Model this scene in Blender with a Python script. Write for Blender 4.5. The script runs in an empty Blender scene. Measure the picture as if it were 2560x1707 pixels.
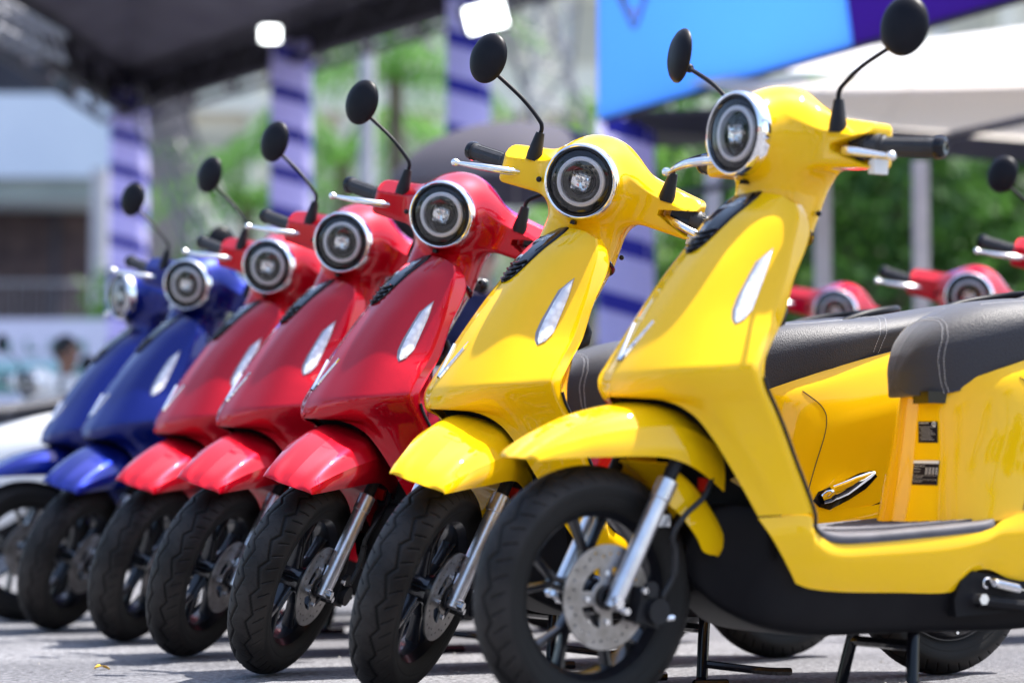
import bpy, bmesh, math, random
import numpy as np
from mathutils import Matrix, Vector
from mathutils.bvhtree import BVHTree
R = math.radians
rnd = random.Random(7)
sc = bpy.context.scene
col = sc.collection

# ------------------------------------------------------------------ camera, world, sun, exposure
cam_d = bpy.data.cameras.new('camera'); cam = bpy.data.objects.new('camera', cam_d); col.objects.link(cam)
cam.location = (0, 0, .385); cam.rotation_euler = (R(90 + 3.73), 0, 0)
cam_d.lens = 85; cam_d.sensor_width = 36; cam_d.clip_end = 500
cam_d.dof.use_dof = True; cam_d.dof.focus_distance = 5.02; cam_d.dof.aperture_fstop = 2.0
sc.camera = cam
SUN_EL, SUN_AZ = R(66), R(24)          # azimuth measured from +X towards +Y
sdir = Vector((math.cos(SUN_EL) * math.cos(SUN_AZ), math.cos(SUN_EL) * math.sin(SUN_AZ), math.sin(SUN_EL)))
w = bpy.data.worlds.new('World'); sc.world = w; w.use_nodes = True
nt = w.node_tree; bg = nt.nodes['Background']
sky = nt.nodes.new('ShaderNodeTexSky'); sky.sky_type = 'NISHITA'; sky.sun_disc = False
sky.sun_elevation = SUN_EL; sky.sun_rotation = R(90) - SUN_AZ
sky.dust_density = 2.0; sky.air_density = 1.0
nt.links.new(sky.outputs[0], bg.inputs[0]); bg.inputs[1].default_value = .15
sd = bpy.data.lights.new('sun', 'SUN'); sd.energy = 4.8; sd.angle = R(.5); sd.color = (1, .96, .90)
so = bpy.data.objects.new('sun', sd); col.objects.link(so)
so.rotation_euler = sdir.to_track_quat('Z', 'Y').to_euler()
sc.view_settings.view_transform = 'Standard'; sc.view_settings.look = 'None'
sc.view_settings.exposure = 1.38; sc.view_settings.gamma = 1; sc.view_settings.use_curve_mapping = False
sc.render.engine = 'CYCLES'
sc.cycles.use_denoising = True
sc.cycles.max_bounces = 8; sc.cycles.transparent_max_bounces = 8
sc.cycles.sample_clamp_indirect = 6.0

# ------------------------------------------------------------------ materials
def mat(name, c, rough=.5, metal=0, coat=0, coat_r=.03, spec=.5, emit=None, es=1, trans=0, alpha=None, ior=1.45):
    m = bpy.data.materials.new(name); m.use_nodes = True
    b = m.node_tree.nodes['Principled BSDF']
    b.inputs['Base Color'].default_value = (*c, 1); b.inputs['Roughness'].default_value = rough
    b.inputs['Metallic'].default_value = metal; b.inputs['Coat Weight'].default_value = coat
    b.inputs['Coat Roughness'].default_value = coat_r; b.inputs['Specular IOR Level'].default_value = spec
    b.inputs['Transmission Weight'].default_value = trans; b.inputs['IOR'].default_value = ior
    if emit: b.inputs['Emission Color'].default_value = (*emit, 1); b.inputs['Emission Strength'].default_value = es
    if alpha is not None: b.inputs['Alpha'].default_value = alpha
    return m
def nd(m, t, **k):
    n = m.node_tree.nodes.new(t)
    for a, v in k.items(): setattr(n, a, v)
    return n
def lk(m, a, b): m.node_tree.links.new(a, b)
def noisy(m, c1, c2, scale=10, bump=0, bscale=None, detail=5, dist=.01, rough=None, lo=.35, hi=.65):
    b = m.node_tree.nodes['Principled BSDF']
    tc = nd(m, 'ShaderNodeTexCoord'); n = nd(m, 'ShaderNodeTexNoise'); n.inputs['Scale'].default_value = scale; n.inputs['Detail'].default_value = detail
    lk(m, tc.outputs['Object'], n.inputs['Vector'])
    r = nd(m, 'ShaderNodeValToRGB'); r.color_ramp.elements[0].position = lo; r.color_ramp.elements[1].position = hi
    r.color_ramp.elements[0].color = (*c1, 1); r.color_ramp.elements[1].color = (*c2, 1)
    lk(m, n.outputs['Fac'], r.inputs[0]); lk(m, r.outputs[0], b.inputs['Base Color'])
    if bump:
        n2 = nd(m, 'ShaderNodeTexNoise'); n2.inputs['Scale'].default_value = bscale or scale; n2.inputs['Detail'].default_value = 4
        lk(m, tc.outputs['Object'], n2.inputs['Vector'])
        bp = nd(m, 'ShaderNodeBump'); bp.inputs['Strength'].default_value = bump; bp.inputs['Distance'].default_value = dist
        lk(m, n2.outputs['Fac'], bp.inputs['Height']); lk(m, bp.outputs[0], b.inputs['Normal'])
    if rough:
        mr = nd(m, 'ShaderNodeMapRange'); mr.inputs['To Min'].default_value = rough[0]; mr.inputs['To Max'].default_value = rough[1]
        lk(m, n.outputs['Fac'], mr.inputs[0]); lk(m, mr.outputs[0], b.inputs['Roughness'])
    return m
def paint(name, c, metal=0, rough=.32, flake=0):
    m = mat(name, c, rough, metal, coat=1, coat_r=.02, spec=.0); m.node_tree.nodes['Principled BSDF'].inputs['Coat IOR'].default_value = 1.42
    b = m.node_tree.nodes['Principled BSDF']
    tc = nd(m, 'ShaderNodeTexCoord')
    n = nd(m, 'ShaderNodeTexNoise'); n.inputs['Scale'].default_value = 9; n.inputs['Detail'].default_value = 6
    lk(m, tc.outputs['Object'], n.inputs['Vector'])
    mr = nd(m, 'ShaderNodeMapRange'); mr.inputs['To Min'].default_value = .005; mr.inputs['To Max'].default_value = .03
    lk(m, n.outputs['Fac'], mr.inputs[0]); lk(m, mr.outputs[0], b.inputs['Coat Roughness'])
    if flake:
        v = nd(m, 'ShaderNodeTexVoronoi'); v.inputs['Scale'].default_value = 1400
        lk(m, tc.outputs['Object'], v.inputs['Vector'])
        mx = nd(m, 'ShaderNodeMapRange'); mx.inputs['To Min'].default_value = rough - .08; mx.inputs['To Max'].default_value = rough + .12
        lk(m, v.outputs['Color'], mx.inputs[0]); lk(m, mx.outputs[0], b.inputs['Roughness'])
    return m
M = {}
M['yellow'] = paint('yellow_paint', (.90, .52, .004))
M['red'] = paint('red_paint', (.47, .002, .013), metal=.7, rough=.36, flake=1)
M['blue'] = paint('blue_paint', (.003, .011, .15), metal=.7, rough=.36, flake=1)
M['white'] = paint('white_paint', (.80, .80, .80))
M['black_plastic'] = noisy(mat('black_plastic', (.018, .018, .02), .5, spec=.3), (.008, .008, .010), (.014, .014, .017), 30, .15, 900, dist=.0008, rough=(.42, .6))
M['mirror_black'] = noisy(mat('mirror_black', (.012, .012, .016), .42, spec=.16), (.006, .006, .009), (.010, .010, .014), 20, rough=(.36, .5))
M['gloss_black'] = mat('gloss_black', (.006, .006, .009), .08, spec=.35)
M['belly'] = noisy(mat('belly_plastic', (.016, .015, .017), .5, spec=.10), (.008, .0075, .009), (.014, .0135, .015), 6, .2, 1200, dist=.0006, rough=(.38, .6))
M['chrome'] = mat('chrome', (.92, .92, .94), .04, 1)
M['alu'] = noisy(mat('aluminium', (.75, .75, .78), .3, .9), (.66, .66, .70), (.82, .82, .85), 25, rough=(.22, .4))
M['lever'] = mat('lever_metal', (.88, .87, .86), .22, 1)
M['steel'] = noisy(mat('disc_steel', (.55, .54, .53), .35, .9), (.24, .225, .21), (.38, .36, .35), 40, rough=(.25, .45))
M['rim'] = mat('rim_black', (.012, .012, .016), .28, .2, coat=.5, coat_r=.15)
M['bolt'] = mat('zinc_bolt', (.8, .8, .82), .25, 1)
M['rubber'] = noisy(mat('grip_rubber', (.02, .02, .024), .55), (.016, .016, .02), (.026, .026, .03), 60, rough=(.45, .65))
M['mirror_glass'] = mat('mirror_glass', (.9, .9, .9), .01, 1)
M['drl_ring'] = mat('light_guide', (.96, .94, 1.0), .5)
M['drl_frame'] = mat('lamp_frame', (.22, .22, .25), .3, .2, coat=1)
M['dark_lens'] = mat('headlamp_bowl', (.006, .006, .008), .05)
M['projector'] = mat('projector_lens', (.05, .045, .045), .02, 0, coat=1)
M['reflector'] = mat('reflector', (.85, .85, .87), .15, 1)
M['red_reflector'] = mat('red_reflector', (.5, .01, .01), .2, coat=1)
M['cable'] = mat('cable', (.01, .01, .012), .4)
M['print_white'] = mat('white_print', (.75, .75, .75), .4)
M['print_black'] = mat('black_print', (.010, .008, .014), .5, spec=.15)
M['stitch'] = mat('stitch_thread', (.6, .6, .62), .6)
# glass cover
g = bpy.data.materials.new('clear_glass'); g.use_nodes = True; b = g.node_tree.nodes['Principled BSDF']
b.inputs['Base Color'].default_value = (1, 1, 1, 1); b.inputs['Roughness'].default_value = 0; b.inputs['Alpha'].default_value = .13
b.inputs['Specular IOR Level'].default_value = 1.0; b.inputs['IOR'].default_value = 1.6
gt = nd(g, 'ShaderNodeBsdfTransparent'); gg = nd(g, 'ShaderNodeBsdfGlossy'); gg.inputs['Roughness'].default_value = .0
fr = nd(g, 'ShaderNodeFresnel'); fr.inputs[0].default_value = 1.5; mx = nd(g, 'ShaderNodeMixShader')
fm = nd(g, 'ShaderNodeMath', operation='MULTIPLY_ADD'); fm.inputs[1].default_value = 1.0; fm.inputs[2].default_value = .01
lk(g, fr.outputs[0], fm.inputs[0]); lk(g, fm.outputs[0], mx.inputs[0]); lk(g, gt.outputs[0], mx.inputs[1]); lk(g, gg.outputs[0], mx.inputs[2])
lk(g, mx.outputs[0], g.node_tree.nodes['Material Output'].inputs[0])
M['glass'] = g
# indicator lens: ribbed translucent white
m = mat('lamp_lens', (.82, .84, .88), .3, .35, coat=1); M['lamp_lens'] = m; b = m.node_tree.nodes['Principled BSDF']
tc = nd(m, 'ShaderNodeTexCoord'); wv = nd(m, 'ShaderNodeTexWave', bands_direction='Z'); wv.inputs['Scale'].default_value = 110
lk(m, tc.outputs['Object'], wv.inputs['Vector'])
vo = nd(m, 'ShaderNodeTexVoronoi'); vo.inputs['Scale'].default_value = 55; lk(m, tc.outputs['Object'], vo.inputs['Vector'])
cr = nd(m, 'ShaderNodeValToRGB'); cr.color_ramp.elements[0].color = (.95, .96, .98, 1); cr.color_ramp.elements[1].color = (.62, .63, .70, 1)
cr.color_ramp.elements[0].position = .25; cr.color_ramp.elements[1].position = .7
lk(m, vo.outputs['Distance'], cr.inputs[0]); lk(m, cr.outputs[0], b.inputs['Base Color'])
bp = nd(m, 'ShaderNodeBump'); bp.inputs['Strength'].default_value = .5; bp.inputs['Distance'].default_value = .001
lk(m, wv.outputs['Fac'], bp.inputs['Height']); lk(m, bp.outputs[0], b.inputs['Normal'])
# seat leather
m = mat('seat_leather', (.027, .026, .033), .48, spec=.4); M['seat'] = m; b = m.node_tree.nodes['Principled BSDF']
tc = nd(m, 'ShaderNodeTexCoord'); vo = nd(m, 'ShaderNodeTexVoronoi'); vo.inputs['Scale'].default_value = 420; lk(m, tc.outputs['Object'], vo.inputs['Vector'])
bp = nd(m, 'ShaderNodeBump'); bp.inputs['Strength'].default_value = .55; bp.inputs['Distance'].default_value = .0012
lk(m, vo.outputs['Distance'], bp.inputs['Height']); lk(m, bp.outputs[0], b.inputs['Normal'])
b.inputs['Sheen Weight'].default_value = .2
# tyre
m = mat('tyre_rubber', (.035, .033, .033), .62, spec=.35); M['tyre'] = m
noisy(m, (.010, .0085, .008), (.030, .026, .024), 14, .35, 260, dist=.0008, rough=(.5, .75))
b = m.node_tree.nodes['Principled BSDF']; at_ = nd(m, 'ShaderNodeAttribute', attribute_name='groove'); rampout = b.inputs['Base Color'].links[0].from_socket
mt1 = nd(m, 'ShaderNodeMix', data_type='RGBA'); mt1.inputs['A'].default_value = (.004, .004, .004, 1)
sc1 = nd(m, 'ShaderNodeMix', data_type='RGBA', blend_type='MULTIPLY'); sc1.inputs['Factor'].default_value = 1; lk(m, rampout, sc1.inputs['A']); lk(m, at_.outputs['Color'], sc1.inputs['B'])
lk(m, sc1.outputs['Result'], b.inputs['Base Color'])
# floor mat
M['mat'] = noisy(mat('floor_mat', (.16, .155, .18), .6), (.060, .057, .068), (.095, .09, .105), 18, .3, 300, dist=.001)
# ground
m = mat('asphalt', (.3, .3, .3), .9); M['ground'] = m; b = m.node_tree.nodes['Principled BSDF']
tc = nd(m, 'ShaderNodeTexCoord')
n1 = nd(m, 'ShaderNodeTexNoise'); n1.inputs['Scale'].default_value = 1.3; n1.inputs['Detail'].default_value = 8
n2 = nd(m, 'ShaderNodeTexVoronoi'); n2.inputs['Scale'].default_value = 130
n3 = nd(m, 'ShaderNodeTexNoise'); n3.inputs['Scale'].default_value = 60; n3.inputs['Detail'].default_value = 8
for n in (n1, n2, n3): lk(m, tc.outputs['Object'], n.inputs['Vector'])
r1 = nd(m, 'ShaderNodeValToRGB'); r1.color_ramp.elements[0].color = (.125, .125, .137, 1); r1.color_ramp.elements[1].color = (.215, .215, .228, 1)
r1.color_ramp.elements[0].position = .38; r1.color_ramp.elements[1].position = .62
lk(m, n1.outputs['Fac'], r1.inputs[0])
r2 = nd(m, 'ShaderNodeValToRGB'); r2.color_ramp.elements[0].color = (.30, .30, .32, 1); r2.color_ramp.elements[1].color = (1.4, 1.4, 1.4, 1)
r2.color_ramp.elements[0].position = .32; r2.color_ramp.elements[1].position = .6
lk(m, n3.outputs['Fac'], r2.inputs[0])
mm = nd(m, 'ShaderNodeMix', data_type='RGBA', blend_type='MULTIPLY'); mm.inputs['Factor'].default_value = .8
lk(m, r1.outputs[0], mm.inputs['A']); lk(m, r2.outputs[0], mm.inputs['B'])
r3 = nd(m, 'ShaderNodeValToRGB'); r3.color_ramp.elements[0].color = (1, 1, 1, 1); r3.color_ramp.elements[1].color = (.30, .30, .32, 1)
lk(m, n2.outputs['Color'], r3.inputs[0])
m2 = nd(m, 'ShaderNodeMix', data_type='RGBA', blend_type='MULTIPLY'); m2.inputs['Factor'].default_value = .7
lk(m, mm.outputs['Result'], m2.inputs['A']); lk(m, r3.outputs[0], m2.inputs['B']); lk(m, m2.outputs['Result'], b.inputs['Base Color'])
ad = nd(m, 'ShaderNodeMath', operation='ADD'); lk(m, n2.outputs['Distance'], ad.inputs[0]); lk(m, n3.outputs['Fac'], ad.inputs[1])
bp = nd(m, 'ShaderNodeBump'); bp.inputs['Strength'].default_value = .7; bp.inputs['Distance'].default_value = .006
lk(m, ad.outputs[0], bp.inputs['Height']); lk(m, bp.outputs[0], b.inputs['Normal'])

# ------------------------------------------------------------------ mesh helpers
def frame(d):
    d = np.array(d, float); d /= np.linalg.norm(d)
    a = np.array([0, 0, 1.]) if abs(d[2]) < .9 else np.array([1., 0, 0])
    u = np.cross(a, d); u /= np.linalg.norm(u); v = np.cross(d, u)
    return u, v, d
class MB:
    def __init__(s): s.v = []; s.f = []
    def add(s, vs, fs):
        o = len(s.v); s.v.extend([tuple(map(float, p)) for p in vs]); s.f.extend([tuple(i + o for i in f) for f in fs]); return s
    def grid(s, G, cu=False, cv=False, flip=False):
        G = np.asarray(G); n, m_ = G.shape[:2]; fs = []
        for i in range(n if cu else n - 1):
            for j in range(m_ if cv else m_ - 1):
                a, b, c, d = i * m_ + j, i * m_ + (j + 1) % m_, ((i + 1) % n) * m_ + (j + 1) % m_, ((i + 1) % n) * m_ + j
                fs.append((a, d, c, b) if flip else (a, b, c, d))
        return s.add(G.reshape(-1, 3), fs)
    def shell(s, G, t, flip=False):
        G = np.asarray(G, float); du = np.gradient(G, axis=0); dv = np.gradient(G, axis=1)
        N = np.cross(du, dv); N /= np.maximum(np.linalg.norm(N, axis=2, keepdims=True), 1e-9)
        if flip: N = -N
        H = G - N * t
        n, m_ = G.shape[:2]; o = n * m_
        fs = []
        for i in range(n - 1):
            for j in range(m_ - 1):
                a, b, c, d = i * m_ + j, i * m_ + j + 1, (i + 1) * m_ + j + 1, (i + 1) * m_ + j
                q = (a, d, c, b) if not flip else (a, b, c, d)
                fs.append(q); fs.append(tuple(x + o for x in reversed(q)))
        bd = [(0, j) for j in range(m_)] + [(i, m_ - 1) for i in range(1, n)] + [(n - 1, j) for j in range(m_ - 2, -1, -1)] + [(i, 0) for i in range(n - 2, 0, -1)]
        ids = [i * m_ + j for i, j in bd]
        for k in range(len(ids)):
            a, b = ids[k], ids[(k + 1) % len(ids)]
            fs.append((a, b, b + o, a + o) if not flip else (b, a, a + o, b + o))
        return s.add(np.concatenate([G.reshape(-1, 3), H.reshape(-1, 3)]), fs)
    def tube(s, pts, r, n=10, cap=True):
        pts = np.array(pts, float); rs = np.full(len(pts), r) if np.isscalar(r) else np.array(r, float)
        T = np.gradient(pts, axis=0); T /= np.linalg.norm(T, axis=1, keepdims=True)
        u, v, _ = frame(T[0]); rings = []
        for p, t, rr in zip(pts, T, rs):
            u = u - t * (u @ t); u /= np.linalg.norm(u); v = np.cross(t, u)
            rings.append([p + rr * (u * math.cos(2 * math.pi * k / n) + v * math.sin(2 * math.pi * k / n)) for k in range(n)])
        o = len(s.v); s.grid(rings, cv=True)
        if cap:
            s.f.append(tuple(o + k for k in reversed(range(n)))); s.f.append(tuple(o + (len(pts) - 1) * n + k for k in range(n)))
        return s
    def lathe(s, prof, c=(0, 0, 0), ax=(0, 0, 1), n=32, ell=(1, 1)):   # prof = [(radius, height)]
        u, v, d = frame(ax); c = np.array(c, float)
        rings = [[c + d * h + r * (u * ell[0] * math.cos(2 * math.pi * k / n) + v * ell[1] * math.sin(2 * math.pi * k / n)) for k in range(n)] for r, h in prof]
        return s.grid(rings, cv=True)
    def cyl(s, a, b, r, n=16): return s.tube([a, b], r, n)
    def box(s, c, h, rot=None, bev=0):
        c = np.array(c, float); h = np.array(h, float)
        P = np.array([[x, y, z] for x in (-1, 1) for y in (-1, 1) for z in (-1, 1)], float) * h
        if rot is not None: P = P @ np.array(rot.to_3x3()).T
        return s.add(P + c, [(0, 1, 3, 2), (4, 6, 7, 5), (0, 4, 5, 1), (2, 3, 7, 6), (0, 2, 6, 4), (1, 5, 7, 3)])
    def ball(s, c, r, n=12, m_=8, sc_=(1, 1, 1)):
        G = [[np.array(c) + np.array(sc_) * r * np.array([math.sin(math.pi * i / m_) * math.cos(2 * math.pi * j / n), math.sin(math.pi * i / m_) * math.sin(2 * math.pi * j / n), math.cos(math.pi * i / m_)]) for j in range(n)] for i in range(m_ + 1)]
        return s.grid(G, cv=True, flip=True)
    def mirror(s):   # adds the y-mirrored copy
        o = len(s.v); s.v += [(x, -y, z) for x, y, z in s.v]; s.f += [tuple(o + i for i in reversed(f)) for f in list(s.f)]; return s
    def mesh(s, name, m, smooth=True, angle=None):
        me = bpy.data.meshes.new(name); me.from_pydata(s.v, [], s.f); me.materials.append(m)
        if smooth:
            me.shade_smooth() if hasattr(me, 'shade_smooth') else None
            if angle: me.set_sharp_from_angle(angle=R(angle))
        me.update(); return me
    def build(s, name, m, parent=None, smooth=True, angle=40, **k):
        o = bpy.data.objects.new(name, s.mesh(name, m, smooth, angle)); col.objects.link(o)
        if parent: o.parent = parent
        for a, v in k.items(): o[a] = v
        return o
def cr1(P, n):        # uniform Catmull-Rom along axis 0
    P = np.asarray(P, float); k = len(P)
    Q = np.concatenate([2 * P[:1] - P[1:2], P, 2 * P[-1:] - P[-2:-1]])
    out = []
    for i in range(k - 1):
        p0, p1, p2, p3 = Q[i], Q[i + 1], Q[i + 2], Q[i + 3]
        for j in range(n):
            t = j / n
            out.append(.5 * (2 * p1 + (p2 - p0) * t + (2 * p0 - 5 * p1 + 4 * p2 - p3) * t * t + (3 * p1 - p0 - 3 * p2 + p3) * t ** 3))
    out.append(P[-1]); return np.array(out)
def cr2(G, n, m_):
    A = cr1(G, n); return np.swapaxes(cr1(np.swapaxes(A, 0, 1), m_), 0, 1)
def smooth_path(P, n=6): return cr1(P, n)
def tag(o, label=None, cat=None, group=None, kind=None):
    if label: o['label'] = label
    if cat: o['category'] = cat
    if group: o['group'] = group
    if kind: o['kind'] = kind
    return o
def empty(name, loc=(0, 0, 0), rz=0):
    o = bpy.data.objects.new(name, None); o.empty_display_size = .1; col.objects.link(o)
    o.location = loc; o.rotation_euler = (0, 0, rz); return o
def surface_nets(fn, lo, hi, h):
    lo = np.array(lo, float); hi = np.array(hi, float)
    N = np.ceil((hi - lo) / h).astype(int) + 1
    X, Y, Z = np.meshgrid(*[lo[i] + h * np.arange(N[i]) for i in range(3)], indexing='ij')
    F = fn(X, Y, Z); S = F < 0
    n = N - 1
    acc = np.zeros((*n, 3)); cnt = np.zeros(n)
    base = [np.arange(n[i]) for i in range(3)]
    for ax in range(3):
        o = [i for i in range(3) if i != ax]
        for a in (0, 1):
            for b_ in (0, 1):
                s0 = [None] * 3; s1 = [None] * 3
                s0[ax] = slice(0, n[ax]); s1[ax] = slice(1, n[ax] + 1)
                for q, v in zip(o, (a, b_)): s0[q] = slice(v, v + n[q]); s1[q] = slice(v, v + n[q])
                f0 = F[tuple(s0)]; f1 = F[tuple(s1)]; cross = (f0 < 0) != (f1 < 0)
                t = np.where(cross, f0 / np.where(cross, f0 - f1, 1), 0)
                off = np.zeros((*n, 3)); off[..., ax] = t; off[..., o[0]] = a; off[..., o[1]] = b_
                acc += off * cross[..., None]; cnt += cross
    act = cnt > 0; idx = -np.ones(n, int); idx[act] = np.arange(act.sum())
    ii = np.stack(np.nonzero(act), 1)
    V = lo + h * (ii + acc[act] / cnt[act][:, None])
    fs = []
    for ax in range(3):
        o = [(ax + 1) % 3, (ax + 2) % 3]
        sl0 = [slice(1, n[i]) for i in range(3)]; sl1 = list(sl0)
        sl0[ax] = slice(0, n[ax]); sl1[ax] = slice(1, n[ax] + 1)
        A = S[tuple(sl0)]; B = S[tuple(sl1)]
        e = np.stack(np.nonzero(A != B), 1)
        p = e.copy(); p[:, o[0]] += 1; p[:, o[1]] += 1
        def I(q): return idx[q[:, 0], q[:, 1], q[:, 2]]
        q00 = p.copy(); q10 = p.copy(); q10[:, o[0]] -= 1; q11 = q10.copy(); q11[:, o[1]] -= 1; q01 = p.copy(); q01[:, o[1]] -= 1
        ok_ = A[tuple(e.T)]
        quad = np.stack([I(q00), I(q10), I(q11), I(q01)], 1)
        quad[~ok_] = quad[~ok_][:, ::-1]
        fs.append(quad)
    F_ = np.concatenate(fs)
    # project vertices on the true surface
    e = h * .3
    for _ in range(2):
        f = fn(*V.T); g = np.stack([fn(*(V + np.eye(3)[i] * e).T) - fn(*(V - np.eye(3)[i] * e).T) for i in range(3)], 1) / (2 * e)
        V = V - g * (f / np.maximum((g * g).sum(1), .2))[:, None]
    return V, F_

# ------------------------------------------------------------------ scooter (local frame: nose towards -x, left side towards -y, ground z = 0)
AX0 = np.array([.0032, 0, .205]); AXD = np.array([math.sin(R(26)), 0, math.cos(R(26))])
def steer(deg):
    return Matrix.Translation(AX0.tolist()) @ Matrix.Rotation(R(deg), 4, Vector(AXD.tolist())) @ Matrix.Translation((-AX0).tolist())
HUB = (-.043, 0, .2225)
PT = []   # (object, role) for the prototype
def sub(o, parent): o.parent = parent; return o

def smin(a, b, k):
    hh = np.clip(.5 + .5 * (b - a) / k, 0, 1); return b * (1 - hh) + a * hh - k * hh * (1 - hh)
def make_tyre():
    nu, nv = 840, 92; m_ = MB()
    th = np.linspace(0, 2 * math.pi, nu, endpoint=False)[:, None]; ph = np.linspace(R(-128), R(128), nv)[None, :]
    a = .050 * ph; aa = np.abs(a); sg = np.where(a >= 0, 1., -1.)
    K = 22; pitch = 2 * math.pi * .2225 / K
    s = (th * .2225 + (a * 0)) ; s2 = s + np.where(a >= 0, pitch * .5, 0)
    fr_ = (s2 / pitch) % 1
    tri = np.where(fr_ < .68, fr_ / .68, 1 - (fr_ - .68) / .32)
    zc = .013 + .014 * tri
    g1 = np.clip(1.5 * (1 - np.abs(aa - zc) / .0034), 0, 1)
    fr2 = ((s2 * 2 + aa * 1.1) / pitch) % 1
    g2 = np.clip(1 - np.abs(fr2 - .5) * pitch * .5 / .0019, 0, 1) * (aa > .030) * (aa < .054)
    fr3 = ((s2 * 3 - aa * 1.6) / pitch) % 1
    g3 = np.clip(1 - np.abs(fr3 - .5) * pitch / 3 / .0016, 0, 1) * (aa > .004) * (aa < zc - .004)
    depth = .0034 * np.minimum(1, 1.6 * np.maximum(np.maximum(g1, g2), g3 * .25))
    depth = depth - .0008 * ((aa > .083) & (aa < .087))
    cr_ = .0495 - .005 * np.clip((aa - .062) / .02, 0, 1)
    r = .1730 + (cr_ - depth) * np.cos(ph) + 0 * th
    y = (cr_ - depth) * np.sin(ph) + 0 * th
    G = np.stack([HUB[0] + r * np.cos(th), y, HUB[2] + r * np.sin(th)], 2)
    m_.grid(G, cu=True, flip=True)
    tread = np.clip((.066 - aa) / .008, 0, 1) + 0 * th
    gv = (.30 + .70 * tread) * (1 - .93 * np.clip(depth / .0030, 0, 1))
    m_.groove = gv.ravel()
    return m_
def P2(x, y): return np.array([HUB[0] + x, 0, HUB[2] + y])
def bar2(mb, p, q, w0, w1, t0, t1, yo=0):     # tapered bar in the wheel plane
    p = np.array(p); q = np.array(q); d = q - p; d /= np.linalg.norm(d); n = np.array([-d[1], d[0]])
    vs = []
    for (c, w_, t_) in ((p, w0, t0), ((p + q) / 2, (w0 + w1) / 2, (t0 + t1) / 2 * .9), (q, w1, t1)):
        for s1, s2 in ((1, -.6), (.6, -1), (-.6, -1), (-1, -.6), (-1, .6), (-.6, 1), (.6, 1), (1, .6)):
            e = c + n * w_ * s1; vs.append((HUB[0] + e[0], yo + t_ * s2, HUB[2] + e[1]))
    fs = []
    for k in range(2):
        for j in range(8): fs.append((k * 8 + j, k * 8 + (j + 1) % 8, k * 8 + 8 + (j + 1) % 8, k * 8 + 8 + j))
    mb.add(vs, fs)
def make_rim():
    m_ = MB()
    m_.lathe([(.150, -.036), (.156, -.034), (.157, -.030), (.147, -.026), (.139, -.018), (.137, 0), (.139, .018), (.147, .026), (.157, .030), (.156, .034), (.150, .036), (.145, .030), (.1355, .020), (.133, 0), (.1355, -.020), (.145, -.030), (.150, -.036)], HUB, (0, 1, 0), 72)
    m_.lathe([(.0, -.046), (.016, -.046), (.030, -.044), (.033, -.030), (.028, -.02), (.028, .02), (.033, .028), (.03, .036), (.0, .038)], HUB, (0, 1, 0), 32)
    for k in range(5):
        a = 2 * math.pi * k / 5 + R(18)
        def pt(r, da): return (r * math.cos(a + da), r * math.sin(a + da))
        for sgn in (-1, 1):
            bar2(m_, pt(.026, sgn * .25), pt(.080, sgn * .085), .006, .0052, .016, .011)
            bar2(m_, pt(.078, sgn * .085), pt(.138, sgn * .24), .0058, .0062, .011, .015)
        bar2(m_, pt(.077, -.12), pt(.077, .12), .005, .005, .009, .009)
    return m_
def flat_cut(name, outer, holes, thick, m):
    cu = bpy.data.curves.new(name, 'CURVE'); cu.dimensions = '2D'; cu.fill_mode = 'BOTH'; cu.extrude = thick / 2; cu.bevel_depth = .0004
    for L in [outer] + holes:
        sp = cu.splines.new('POLY'); sp.points.add(len(L) - 1); sp.use_cyclic_u = True
        for i, (x, y) in enumerate(L): sp.points[i].co = (x, y, 0, 1)
    o = bpy.data.objects.new(name, cu); col.objects.link(o)
    dg = bpy.context.evaluated_depsgraph_get(); me = bpy.data.meshes.new_from_object(o.evaluated_get(dg))
    bpy.data.objects.remove(o); me.materials.clear(); me.materials.append(m)
    return me
def circ(cx_, cy_, r, n): return [(cx_ + r * math.cos(2 * math.pi * k / n), cy_ + r * math.sin(2 * math.pi * k / n)) for k in range(n)]

def text_mesh(s, size, extrude, m, name='lettering', space=1.0, align='CENTER'):
    cu = bpy.data.curves.new(name, 'FONT'); cu.body = s; cu.size = size; cu.extrude = extrude; cu.align_x = align; cu.align_y = 'CENTER'; cu.space_character = space
    cu.resolution_u = 3; cu.offset = size * .035
    o = bpy.data.objects.new(name, cu); col.objects.link(o)
    dg = bpy.context.evaluated_depsgraph_get(); me = bpy.data.meshes.new_from_object(o.evaluated_get(dg))
    bpy.data.objects.remove(o); me.materials.clear(); me.materials.append(m); me.name = name
    return me

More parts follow.
